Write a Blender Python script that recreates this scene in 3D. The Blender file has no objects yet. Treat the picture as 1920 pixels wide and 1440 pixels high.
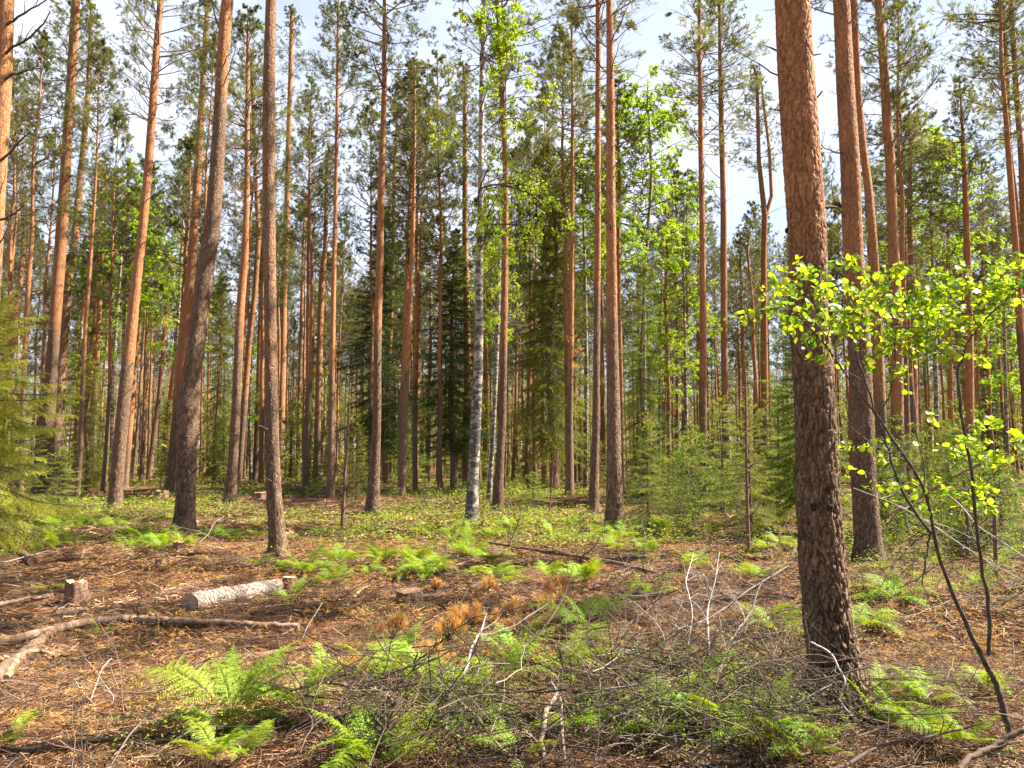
import bpy, math
import numpy as np
from mathutils import Vector, Matrix, Quaternion

S = bpy.context.scene
COL = S.collection

# ------------------------------------------------------------------ camera
F = 1450.0            # focal length in photo pixels (1920 wide)
HORIZ = 858.0         # photo row of the horizon
CAMZ = 1.6
PITCH = math.atan((HORIZ - 720) / F)
cam_d = bpy.data.cameras.new('camera')
cam_d.sensor_width = 36.0
cam_d.lens = F / 1920 * 36.0
cam_d.clip_start = 0.05
cam_d.clip_end = 3000
cam = bpy.data.objects.new('camera', cam_d)
COL.objects.link(cam)
cam.location = (0, 0, CAMZ)
cam.rotation_euler = (math.pi / 2 + PITCH, 0, 0)
S.camera = cam

# ------------------------------------------------------------------ light
SUN_AZ = math.radians(80)      # clockwise from the view direction (+Y)
SUN_EL = math.radians(50)
S.view_settings.view_transform = 'Standard'
S.view_settings.look = 'None'
S.view_settings.gamma = 1.0
S.view_settings.exposure = 2.0
S.cycles.max_bounces = 4
S.cycles.diffuse_bounces = 2
S.cycles.glossy_bounces = 2
S.cycles.transmission_bounces = 4
S.cycles.transparent_max_bounces = 4
sd = bpy.data.lights.new('sun', 'SUN')
sd.energy = 5.0
sd.angle = math.radians(0.5)
sd.color = (1.0, 0.93, 0.82)
sun = bpy.data.objects.new('sun', sd)
COL.objects.link(sun)
to_sun = Vector((math.sin(SUN_AZ) * math.cos(SUN_EL), math.cos(SUN_AZ) * math.cos(SUN_EL), math.sin(SUN_EL)))
sun.rotation_euler = to_sun.to_track_quat('Z', 'Y').to_euler()

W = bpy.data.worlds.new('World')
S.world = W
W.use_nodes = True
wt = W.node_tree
wt.nodes.clear()
def wn(t, **k):
    n = wt.nodes.new(t)
    for a, b in k.items(): setattr(n, a, b)
    return n
out = wn('ShaderNodeOutputWorld')
bg = wn('ShaderNodeBackground')
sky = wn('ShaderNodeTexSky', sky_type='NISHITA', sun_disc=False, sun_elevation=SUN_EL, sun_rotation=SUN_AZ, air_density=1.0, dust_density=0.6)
tc = wn('ShaderNodeTexCoord')
mp = wn('ShaderNodeMapping')
mp.inputs['Scale'].default_value = (1.0, 1.0, 2.6)
mp.inputs['Location'].default_value = (0.35, 0.0, 0.2)
nz = wn('ShaderNodeTexNoise')
nz.inputs['Scale'].default_value = 2.3
nz.inputs['Detail'].default_value = 6
nz.inputs['Roughness'].default_value = 0.55
rp = wn('ShaderNodeValToRGB')
rp.color_ramp.elements[0].position = 0.40
rp.color_ramp.elements[1].position = 0.60
mx = wn('ShaderNodeMix', data_type='RGBA')
wt.links.new(tc.outputs['Generated'], mp.inputs['Vector'])
wt.links.new(mp.outputs['Vector'], nz.inputs['Vector'])
wt.links.new(nz.outputs['Fac'], rp.inputs['Fac'])
ml = wn('ShaderNodeMath', operation='MULTIPLY_ADD')
wt.links.new(rp.outputs['Color'], ml.inputs[0]); ml.inputs[1].default_value = 0.40; ml.inputs[2].default_value = 0.55
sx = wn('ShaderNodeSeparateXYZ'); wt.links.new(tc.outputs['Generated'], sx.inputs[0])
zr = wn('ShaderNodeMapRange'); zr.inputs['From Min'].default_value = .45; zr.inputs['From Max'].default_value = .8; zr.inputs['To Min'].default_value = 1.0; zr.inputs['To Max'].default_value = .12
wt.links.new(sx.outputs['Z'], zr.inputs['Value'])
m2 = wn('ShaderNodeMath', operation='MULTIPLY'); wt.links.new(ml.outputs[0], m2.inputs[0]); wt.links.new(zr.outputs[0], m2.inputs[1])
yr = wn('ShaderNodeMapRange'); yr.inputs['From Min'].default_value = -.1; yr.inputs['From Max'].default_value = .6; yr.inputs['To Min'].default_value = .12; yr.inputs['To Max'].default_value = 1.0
wt.links.new(sx.outputs['Y'], yr.inputs['Value'])      # cloud bank ahead; unseen clear blue behind added to darken near trunk faces
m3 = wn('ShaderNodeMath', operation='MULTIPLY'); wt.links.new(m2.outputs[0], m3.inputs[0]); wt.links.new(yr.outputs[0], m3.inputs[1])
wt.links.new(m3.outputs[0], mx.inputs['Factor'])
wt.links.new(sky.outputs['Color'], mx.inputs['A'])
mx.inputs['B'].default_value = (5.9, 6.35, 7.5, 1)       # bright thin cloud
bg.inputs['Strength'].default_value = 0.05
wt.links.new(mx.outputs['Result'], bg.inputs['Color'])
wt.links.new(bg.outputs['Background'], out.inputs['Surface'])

# ------------------------------------------------------------------ helpers
cp, sp = math.cos(PITCH), math.sin(PITCH)
def gnd(x, y):
    x = np.asarray(x, float); y = np.asarray(y, float)
    z = (.045 * np.sin(.9 * x + .4 * y + 1) + .035 * np.sin(1.7 * y - .6 * x) + .022 * np.sin(3.1 * x + 2.3 * y)
         + .012 * np.sin(5.3 * y - 4.1 * x + 2) + .10 * np.sin(.11 * x + 1.0) * np.sin(.09 * y))
    r = np.sqrt(x * x + y * y)
    return z * np.clip((r - .5) / 4, 0, 1)
def ray(px, py):
    xr = (px - 960) / F; yr = (720 - py) / F
    return xr, cp - yr * sp, sp + yr * cp
def P(px, py, Y):
    a, b, c = ray(px, py)
    t = Y / b
    return (a * t, Y, CAMZ + c * t)
def at(px, py):
    a, b, c = ray(px, py)
    z = 0.0
    for _ in range(12):
        t = (z - CAMZ) / c
        z = float(gnd(a * t, b * t)) * .6 + z * .4
    return (a * t, b * t, float(gnd(a * t, b * t)))

def nrm(v):
    return v / np.maximum(np.linalg.norm(v, axis=-1, keepdims=True), 1e-9)

class MB:
    def __init__(s):
        s.v = []; s.f = {3: [], 4: []}; s.m = {3: [], 4: []}; s.var = []; s.up = []; s.crk = []; s.n = 0
    def add(s, v, f, var=0.5, mat=0, up=0.0, crk=0.0):
        v = np.asarray(v, np.float32).reshape(-1, 3); f = np.asarray(f, np.int64)
        k = f.shape[1]
        s.v.append(v); s.f[k].append(f + s.n); s.m[k].append(np.full(len(f), mat))
        s.var.append(np.broadcast_to(np.asarray(var, np.float32), (len(v),)))
        s.up.append(np.broadcast_to(np.asarray(up, np.float32), (len(v),)))
        s.crk.append(np.broadcast_to(np.asarray(crk, np.float32), (len(v),)))
        s.n += len(v)
    def mesh(s, name, mats, smooth=True):
        me = bpy.data.meshes.new(name)
        v = np.concatenate(s.v)
        fs = []; tot = []; mi = []
        for k in (3, 4):
            if s.f[k]:
                a = np.concatenate(s.f[k]); fs.append(a.reshape(-1)); tot.append(np.full(len(a), k)); mi.append(np.concatenate(s.m[k]))
        li = np.concatenate(fs).astype(np.int32); tt = np.concatenate(tot); mi = np.concatenate(mi).astype(np.int32)
        me.vertices.add(len(v)); me.loops.add(len(li)); me.polygons.add(len(tt))
        me.vertices.foreach_set('co', v.reshape(-1))
        me.loops.foreach_set('vertex_index', li)
        st = np.concatenate(([0], np.cumsum(tt)[:-1])).astype(np.int32)
        me.polygons.foreach_set('loop_start', st)
        me.polygons.foreach_set('material_index', mi)
        me.polygons.foreach_set('use_smooth', np.full(len(tt), bool(smooth)))
        for nm, arr in (('var', s.var), ('up', s.up), ('crk', s.crk)):
            a = np.concatenate(arr).astype(np.float32)
            if a.any():
                at_ = me.attributes.new(nm, 'FLOAT', 'POINT'); at_.data.foreach_set('value', a)
        me.update(calc_edges=True)
        for m in (mats if isinstance(mats, (list, tuple)) else [mats]): me.materials.append(m)
        return me
    def build(s, name, mats, parent=None, smooth=True):
        return link(name, s.mesh(name, mats, smooth), parent)

def link(name, me, parent=None, loc=None, rot=None, scale=None):
    o = bpy.data.objects.new(name, me); COL.objects.link(o)
    if parent is not None: o.parent = parent
    if loc is not None: o.location = loc
    if rot is not None: o.rotation_euler = rot
    if scale is not None: o.scale = scale if hasattr(scale, '__len__') else (scale,) * 3
    return o
def empty(name, loc, rz=0, sc=1):
    o = link(name, None, None, loc, (0, 0, rz), sc); o.empty_display_size = .2
    return o
def tag(o, label=None, cat=None, group=None, kind=None):
    if label: o['label'] = label
    if cat: o['category'] = cat
    if group: o['group'] = group
    if kind: o['kind'] = kind
    return o

def tubes(mb, Pn, R, sides=6, var=.5, up=0.0, mat=0, cap=False):
    """Pn (n,m,3) polylines, R (n,m) radii"""
    Pn = np.asarray(Pn, float); R = np.asarray(R, float)
    if Pn.ndim == 2: Pn = Pn[None]; R = R[None]
    n, m, _ = Pn.shape
    T = nrm(np.gradient(Pn, axis=1))
    ref = np.where(np.abs(T[:, :1, 2:3]) > .8, np.array([1., 0, 0]), np.array([0, 0, 1.]))
    u = nrm(np.cross(T[:, :1], ref)); u = nrm(u - T * (u * T).sum(-1, keepdims=True)); w = np.cross(T, u)
    a = np.arange(sides) * 2 * np.pi / sides
    V = Pn[:, :, None] + R[:, :, None, None] * (np.cos(a)[None, None, :, None] * u[:, :, None] + np.sin(a)[None, None, :, None] * w[:, :, None])
    i = np.arange(n)[:, None, None] * m * sides; j = np.arange(m - 1)[None, :, None] * sides; k = np.arange(sides)[None, None, :]
    k2 = (k + 1) % sides
    f = np.stack([i + j + k, i + j + k2, i + j + sides + k2, i + j + sides + k], -1).reshape(-1, 4)
    var = np.asarray(var, float)
    if var.ndim == 1: var = np.repeat(var, m * sides)
    up = np.asarray(up, float)
    if up.ndim == 2: up = np.repeat(up.reshape(-1), sides)
    mb.add(V, f, var, mat, up)
    if cap:
        for e in (0, m - 1):
            vv = np.concatenate([V[:, e], Pn[:, e:e + 1]], 1)
            ff = np.array([[q, (q + 1) % sides, sides] for q in range(sides)])
            ff = (ff[None] + np.arange(n)[:, None, None] * (sides + 1)).reshape(-1, 3)
            mb.add(vv, ff, .9, mat)

def grow(rng, Pn, R, k, t0, t1, ratio, ang, curve=.15, up=0.0, m2=5, flat=False, shape=.5, rr=.5):
    n, m, _ = Pn.shape
    t = rng.uniform(t0, t1, (n, k)) if not flat else np.linspace(t0, t1, k)[None].repeat(n, 0) + rng.normal(0, .01, (n, k))
    t = np.clip(t, 0, .999)
    x = t * (m - 1); i0 = x.astype(int); fr = (x - i0)[..., None]
    ar = np.arange(n)[:, None]
    pos = Pn[ar, i0] * (1 - fr) + Pn[ar, i0 + 1] * fr
    T = nrm(Pn[ar, i0 + 1] - Pn[ar, i0])
    r = R[ar, i0] * (1 - fr[..., 0]) + R[ar, i0 + 1] * fr[..., 0]
    L = np.linalg.norm(np.diff(Pn, axis=1), axis=-1).sum(1)[:, None]
    if flat:
        side = nrm(np.cross(T, np.array([0, 0, 1.])))
        sg = np.where(np.arange(k) % 2, 1., -1.)[None, :, None]
        w = side * sg
    else:
        w = rng.normal(size=(n, k, 3)); w = nrm(w - T * (w * T).sum(-1, keepdims=True))
    a = ang * rng.uniform(.75, 1.25, (n, k, 1))
    d = T * np.cos(a) + w * np.sin(a)
    Lc = L * ratio * (1 - shape * t) * rng.uniform(.6, 1.25, (n, k))
    dirs = np.empty((n, k, m2 - 1, 3)); cur = d
    for q in range(m2 - 1):
        cur = nrm(cur + rng.normal(0, curve, (n, k, 3)) + np.array([0, 0, up]))
        dirs[:, :, q] = cur
    seg = (Lc / (m2 - 1))[..., None, None]
    C = np.concatenate([pos[:, :, None], pos[:, :, None] + np.cumsum(dirs * seg, 2)], 2).reshape(-1, m2, 3)
    R0 = np.clip(r * rr, .0008, None).reshape(-1, 1)
    Rc = R0 * np.linspace(1, .35, m2)[None]
    return C, Rc

def needles(mb, rng, A, B, dens, nl, nw, spread=.9, fwd=.7, var=.5, mat=0, kmin=3, vj=.15):
    """needles along segments A->B (n,3); dens per metre"""
    L = np.linalg.norm(B - A, axis=1); k = np.maximum((L * dens).astype(int), kmin)
    idx = np.repeat(np.arange(len(A)), k); N = len(idx)
    t = rng.uniform(0, 1.03, N)[:, None]
    D = nrm(B - A)[idx]
    pos = A[idx] + (B - A)[idx] * t
    w = rng.normal(size=(N, 3)); w = nrm(w - D * (w * D).sum(1, keepdims=True))
    d = nrm(D * fwd + w * spread)
    l = (nl * rng.uniform(.7, 1.2, N))[:, None]
    s = nrm(np.cross(d, rng.normal(size=(N, 3)))) * nw * .5
    V = np.stack([pos - s, pos + s, pos + d * l], 1)
    f = np.arange(N * 3).reshape(-1, 3)
    v = np.broadcast_to(np.asarray(var, float), (len(A),))[idx] + rng.normal(0, vj, N)
    mb.add(V, f, np.repeat(np.clip(v, .01, 1), 3), mat)

def leaves(mb, rng, pos, d, nrm_, L, Wd, var, mat=0, fold=.15):
    """diamond leaves with a folded midrib: 2 triangles-quads"""
    n = len(pos)
    s = nrm(np.cross(d, nrm_)); up = np.cross(s, d)
    L = np.broadcast_to(np.asarray(L, float), (n,))[:, None]; Wd = np.broadcast_to(np.asarray(Wd, float), (n,))[:, None]
    b = pos; tip = pos + d * L
    l = pos + d * L * .42 + s * Wd * .5 + up * Wd * fold; r = pos + d * L * .42 - s * Wd * .5 + up * Wd * fold
    V = np.stack([b, l, tip, r], 1)
    mb.add(V, np.arange(n * 4).reshape(-1, 4), np.repeat(np.clip(var, .01, 1), 4), mat)

def ovate(mb, rng, pos, d, nn, L, Wd, var, mat=0):
    """rounded near leaves, 10 verts each"""
    n = len(pos); s = nrm(np.cross(d, nn)); up = np.cross(s, d)
    L = L[:, None]; Wd = Wd[:, None]
    prof = [(0.0, 0.0), (.12, .36), (.38, .5), (.66, .38), (.86, .16), (1.0, 0.0)]
    mid = [pos + d * L * a - up * L * .10 * math.sin(a * 3) for a, b in prof]
    V = [mid[0]]
    for a, b in prof[1:-1]:
        c = pos + d * L * a - up * L * .10 * math.sin(a * 3)
        V += [c + s * Wd * b + up * Wd * .12 * b, c, c - s * Wd * b + up * Wd * .12 * b]
    V.append(mid[-1])
    V = np.stack(V, 1)      # 14 verts
    q = []; tr = [(0, 2, 1), (0, 3, 2), (10, 11, 13), (11, 12, 13)]
    for r in range(3):
        b = 1 + r * 3
        q += [(b, b + 1, b + 4, b + 3), (b + 1, b + 2, b + 5, b + 4)]
    base = np.arange(n)[:, None, None] * 14
    vv = np.repeat(np.clip(var, .01, 1), 14)
    mb.add(V, (np.array(q)[None] + base).reshape(-1, 4), vv, mat)
    mb.f[3].append((np.array(tr)[None] + base).reshape(-1, 3) + (mb.n - n * 14)); mb.m[3].append(np.full(n * 4, mat))

# ------------------------------------------------------------------ materials
def newmat(name):
    m = bpy.data.materials.new(name); m.use_nodes = True
    t = m.node_tree; t.nodes.clear()
    def N(ty, **k):
        n = t.nodes.new(ty)
        for a, b in k.items():
            if a == 'inp':
                for i, v in b.items(): n.inputs[i].default_value = v
            else: setattr(n, a, b)
        return n
    L = t.links.new
    o = N('ShaderNodeOutputMaterial')
    return m, N, L, o
def ramp(N, stops):
    r = N('ShaderNodeValToRGB'); e = r.color_ramp.elements
    while len(e) < len(stops): e.new(.5)
    for q, (p, c) in zip(e, stops): q.position = p; q.color = (*c, 1)
    return r

def leafmat(name, stops, trans=.4, rough=.55, tint=(1.25, 1.15, .5), hue=.0, spec=.3, vr=.12):
    m, N, L, o = newmat(name)
    a = N('ShaderNodeAttribute', attribute_name='var')
    r = ramp(N, stops); L(a.outputs['Fac'], r.inputs['Fac'])
    oi = N('ShaderNodeObjectInfo')
    hs = N('ShaderNodeHueSaturation')
    mr = N('ShaderNodeMapRange', inp={'To Min': 1 - vr, 'To Max': 1 + vr}); L(oi.outputs['Random'], mr.inputs['Value']); L(mr.outputs['Result'], hs.inputs['Value'])
    mh = N('ShaderNodeMapRange', inp={'To Min': .5 - hue, 'To Max': .5 + hue}); L(oi.outputs['Random'], mh.inputs['Value']); L(mh.outputs['Result'], hs.inputs['Hue'])
    L(r.outputs['Color'], hs.inputs['Color'])
    p = N('ShaderNodeBsdfPrincipled', inp={'Roughness': rough, 'Specular IOR Level': spec}); L(hs.outputs['Color'], p.inputs['Base Color'])
    tr = N('ShaderNodeBsdfTranslucent')
    mm = N('ShaderNodeMix', data_type='RGBA', blend_type='MULTIPLY', inp={'Factor': 1.0}); mm.inputs['B'].default_value = (*tint, 1)
    L(hs.outputs['Color'], mm.inputs['A']); L(mm.outputs['Result'], tr.inputs['Color'])
    s = N('ShaderNodeMixShader', inp={'Fac': trans}); L(p.outputs[0], s.inputs[1]); L(tr.outputs[0], s.inputs[2]); L(s.outputs[0], o.inputs['Surface'])
    return m

def pinebark(name):
    m, N, L, o = newmat(name)
    tc = N('ShaderNodeTexCoord')
    dn = N('ShaderNodeTexNoise', inp={'Scale': 5.0, 'Detail': 3}); L(tc.outputs['Object'], dn.inputs['Vector'])
    vm = N('ShaderNodeVectorMath', operation='MULTIPLY_ADD'); vm.inputs[1].default_value = (.12, .12, .12)
    L(dn.outputs['Color'], vm.inputs[0]); L(tc.outputs['Object'], vm.inputs[2])
    mp = N('ShaderNodeMapping'); mp.inputs['Scale'].default_value = (1, 1, .33); L(vm.outputs[0], mp.inputs['Vector'])
    v = N('ShaderNodeTexVoronoi', feature='DISTANCE_TO_EDGE', inp={'Scale': 20.0}); L(mp.outputs[0], v.inputs['Vector'])
    vc = N('ShaderNodeTexVoronoi', inp={'Scale': 20.0}); L(mp.outputs[0], vc.inputs['Vector'])
    fn = N('ShaderNodeTexNoise', inp={'Scale': 42.0, 'Detail': 5, 'Roughness': .7}); L(tc.outputs['Object'], fn.inputs['Vector'])
    bn = N('ShaderNodeTexNoise', inp={'Scale': 1.6, 'Detail': 4, 'Roughness': .6}); L(tc.outputs['Object'], bn.inputs['Vector'])
    # lower bark: grey-brown plates
    lo = ramp(N, [(.25, (.095, .052, .029)), (.5, (.215, .125, .072)), (.75, (.39, .27, .175))]); L(fn.outputs['Fac'], lo.inputs['Fac'])
    hi = ramp(N, [(.25, (.17, .068, .029)), (.5, (.40, .175, .070)), (.8, (.61, .37, .20))]); L(fn.outputs['Fac'], hi.inputs['Fac'])
    up = N('ShaderNodeAttribute', attribute_name='up')
    um = N('ShaderNodeMath', operation='ADD'); L(up.outputs['Fac'], um.inputs[0])
    b2 = N('ShaderNodeMath', operation='MULTIPLY_ADD', inp={1: 1.0, 2: -.5}); L(bn.outputs['Fac'], b2.inputs[0]); L(b2.outputs[0], um.inputs[1])
    cr = ramp(N, [(.35, (0, 0, 0)), (.65, (1, 1, 1))]); L(um.outputs[0], cr.inputs['Fac'])
    mix = N('ShaderNodeMix', data_type='RGBA'); L(cr.outputs['Color'], mix.inputs['Factor']); L(lo.outputs['Color'], mix.inputs['A']); L(hi.outputs['Color'], mix.inputs['B'])
    # per plate value shift
    hs = N('ShaderNodeHueSaturation'); mr = N('ShaderNodeMapRange', inp={'To Min': .72, 'To Max': 1.25}); L(vc.outputs['Color'], mr.inputs['Value']); L(mr.outputs['Result'], hs.inputs['Value']); L(mix.outputs['Result'], hs.inputs['Color'])
    oi = N('ShaderNodeObjectInfo'); mo = N('ShaderNodeMapRange', inp={'To Min': .8, 'To Max': 1.15}); L(oi.outputs['Random'], mo.inputs['Value'])
    hs2 = N('ShaderNodeHueSaturation'); L(mo.outputs['Result'], hs2.inputs['Value']); L(hs.outputs['Color'], hs2.inputs['Color'])
    # furrows: darker old bark
    fr = N('ShaderNodeMapRange', inp={'From Max': .09, 'To Min': .55, 'To Max': 0.0}); L(v.outputs['Distance'], fr.inputs['Value'])
    inv = N('ShaderNodeMath', operation='MULTIPLY_ADD', inp={1: -.75, 2: 1.0}); L(cr.outputs['Color'], inv.inputs[0])
    f2 = N('ShaderNodeMath', operation='MULTIPLY'); L(fr.outputs['Result'], f2.inputs[0]); L(inv.outputs[0], f2.inputs[1])
    ck = N('ShaderNodeAttribute', attribute_name='crk')
    f3 = N('ShaderNodeMath', operation='MAXIMUM'); L(f2.outputs[0], f3.inputs[0]); L(ck.outputs['Fac'], f3.inputs[1])
    dk = N('ShaderNodeMix', data_type='RGBA'); dk.inputs['B'].default_value = (.055, .034, .024, 1); L(f3.outputs[0], dk.inputs['Factor']); L(hs2.outputs['Color'], dk.inputs['A'])
    # lichen / moss specks
    ln = N('ShaderNodeTexNoise', inp={'Scale': 9.0, 'Detail': 6, 'Roughness': .75}); L(tc.outputs['Object'], ln.inputs['Vector'])
    lr = ramp(N, [(.60, (0, 0, 0)), (.70, (.55, .55, .55))]); L(ln.outputs['Fac'], lr.inputs['Fac'])
    lm = N('ShaderNodeMath', operation='MULTIPLY'); L(lr.outputs['Color'], lm.inputs[0]); L(inv.outputs[0], lm.inputs[1])
    li = N('ShaderNodeMix', data_type='RGBA'); li.inputs['B'].default_value = (.20, .21, .13, 1); L(lm.outputs[0], li.inputs['Factor']); L(dk.outputs['Result'], li.inputs['A'])
    p = N('ShaderNodeBsdfPrincipled', inp={'Roughness': .8, 'Specular IOR Level': .25}); L(li.outputs['Result'], p.inputs['Base Color'])
    hgt = N('ShaderNodeMapRange', inp={'From Max': .12}); L(v.outputs['Distance'], hgt.inputs['Value'])
    ha = N('ShaderNodeMath', operation='MULTIPLY_ADD', inp={1: .45}); L(fn.outputs['Fac'], ha.inputs[0]); L(hgt.outputs['Result'], ha.inputs[2])
    bp = N('ShaderNodeBump', inp={'Strength': .9, 'Distance': .012}); L(ha.outputs[0], bp.inputs['Height']); L(bp.outputs[0], p.inputs['Normal'])
    L(p.outputs[0], o.inputs['Surface'])
    return m

def birchbark():
    m, N, L, o = newmat('birch_bark')
    tc = N('ShaderNodeTexCoord')
    mp = N('ShaderNodeMapping'); mp.inputs['Scale'].default_value = (4.5, 4.5, 9); L(tc.outputs['Object'], mp.inputs['Vector'])
    n1 = N('ShaderNodeTexNoise', inp={'Scale': 1.0, 'Detail': 5, 'Roughness': .65, 'Distortion': .6}); L(mp.outputs[0], n1.inputs['Vector'])
    up = N('ShaderNodeAttribute', attribute_name='up')
    th = N('ShaderNodeMath', operation='MULTIPLY_ADD', inp={1: -.07}); L(up.outputs['Fac'], th.inputs[0]); L(n1.outputs['Fac'], th.inputs[2])
    r = ramp(N, [(.44, (0, 0, 0)), (.50, (1, 1, 1))]); L(th.outputs[0], r.inputs['Fac'])
    n2 = N('ShaderNodeTexNoise', inp={'Scale': 30.0, 'Detail': 4}); L(tc.outputs['Object'], n2.inputs['Vector'])
    w = ramp(N, [(.3, (.19, .15, .11)), (.6, (.43, .37, .29))]); L(n2.outputs['Fac'], w.inputs['Fac'])
    k = ramp(N, [(.3, (.025, .02, .018)), (.7, (.12, .10, .08))]); L(n2.outputs['Fac'], k.inputs['Fac'])
    mx = N('ShaderNodeMix', data_type='RGBA'); L(r.outputs['Color'], mx.inputs['Factor']); L(w.outputs['Color'], mx.inputs['A']); L(k.outputs['Color'], mx.inputs['B'])
    p = N('ShaderNodeBsdfPrincipled', inp={'Roughness': .65}); L(mx.outputs['Result'], p.inputs['Base Color'])
    bp = N('ShaderNodeBump', inp={'Strength': .8, 'Distance': .01}); L(th.outputs[0], bp.inputs['Height']); L(bp.outputs[0], p.inputs['Normal'])
    L(p.outputs[0], o.inputs['Surface'])
    return m

def simplemat(name, stops, scale=20, rough=.8, stretch=(1, 1, 1), bump=.3, usevar=False):
    m, N, L, o = newmat(name)
    tc = N('ShaderNodeTexCoord'); mp = N('ShaderNodeMapping'); mp.inputs['Scale'].default_value = stretch
    L(tc.outputs['Object'], mp.inputs['Vector'])
    n = N('ShaderNodeTexNoise', inp={'Scale': scale, 'Detail': 5, 'Roughness': .65}); L(mp.outputs[0], n.inputs['Vector'])
    r = ramp(N, stops)
    if usevar:
        a = N('ShaderNodeAttribute', attribute_name='var')
        q = N('ShaderNodeMath', operation='MULTIPLY_ADD', inp={1: .35, 2: -.17}); L(n.outputs['Fac'], q.inputs[0])
        s = N('ShaderNodeMath', operation='ADD'); L(q.outputs[0], s.inputs[0]); L(a.outputs['Fac'], s.inputs[1]); L(s.outputs[0], r.inputs['Fac'])
    else: L(n.outputs['Fac'], r.inputs['Fac'])
    p = N('ShaderNodeBsdfPrincipled', inp={'Roughness': rough, 'Specular IOR Level': .25}); L(r.outputs['Color'], p.inputs['Base Color'])
    if bump:
        bp = N('ShaderNodeBump', inp={'Strength': bump, 'Distance': .01}); L(n.outputs['Fac'], bp.inputs['Height']); L(bp.outputs[0], p.inputs['Normal'])
    L(p.outputs[0], o.inputs['Surface'])
    return m

def groundmat():
    m, N, L, o = newmat('forest_floor')
    tc = N('ShaderNodeTexCoord')
    n1 = N('ShaderNodeTexNoise', inp={'Scale': .55, 'Detail': 5, 'Roughness': .6}); L(tc.outputs['Object'], n1.inputs['Vector'])
    n2 = N('ShaderNodeTexNoise', inp={'Scale': 38.0, 'Detail': 6, 'Roughness': .75}); L(tc.outputs['Object'], n2.inputs['Vector'])
    n3 = N('ShaderNodeTexNoise', inp={'Scale': 5.0, 'Detail': 6, 'Roughness': .65}); L(tc.outputs['Object'], n3.inputs['Vector'])
    a = ramp(N, [(.3, (.035, .016, .010)), (.48, (.14, .058, .026)), (.62, (.25, .115, .05)), (.75, (.40, .23, .11))]); L(n2.outputs['Fac'], a.inputs['Fac'])
    b = ramp(N, [(.3, (.045, .026, .017)), (.5, (.17, .09, .045)), (.72, (.42, .26, .14))]); L(n2.outputs['Fac'], b.inputs['Fac'])
    f = ramp(N, [(.42, (0, 0, 0)), (.58, (1, 1, 1))]); L(n3.outputs['Fac'], f.inputs['Fac'])
    mx = N('ShaderNodeMix', data_type='RGBA'); L(f.outputs['Color'], mx.inputs['Factor']); L(a.outputs['Color'], mx.inputs['A']); L(b.outputs['Color'], mx.inputs['B'])
    g = ramp(N, [(.54, (0, 0, 0)), (.66, (.8, .8, .8))]); L(n1.outputs['Fac'], g.inputs['Fac'])
    gc = ramp(N, [(.35, (.05, .06, .018)), (.65, (.16, .17, .05))]); L(n2.outputs['Fac'], gc.inputs['Fac'])
    mg = N('ShaderNodeMix', data_type='RGBA'); L(g.outputs['Color'], mg.inputs['Factor']); L(mx.outputs['Result'], mg.inputs['A']); L(gc.outputs['Color'], mg.inputs['B'])
    p = N('ShaderNodeBsdfPrincipled', inp={'Roughness': .9, 'Specular IOR Level': .15}); L(mg.outputs['Result'], p.inputs['Base Color'])
    ad = N('ShaderNodeMath', operation='MULTIPLY_ADD', inp={1: 2.0}); L(n3.outputs['Fac'], ad.inputs[0]); L(n2.outputs['Fac'], ad.inputs[2])
    bp = N('ShaderNodeBump', inp={'Strength': 1.0, 'Distance': .03}); L(ad.outputs[0], bp.inputs['Height']); L(bp.outputs[0], p.inputs['Normal'])
    L(p.outputs[0], o.inputs['Surface'])
    return m

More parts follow.
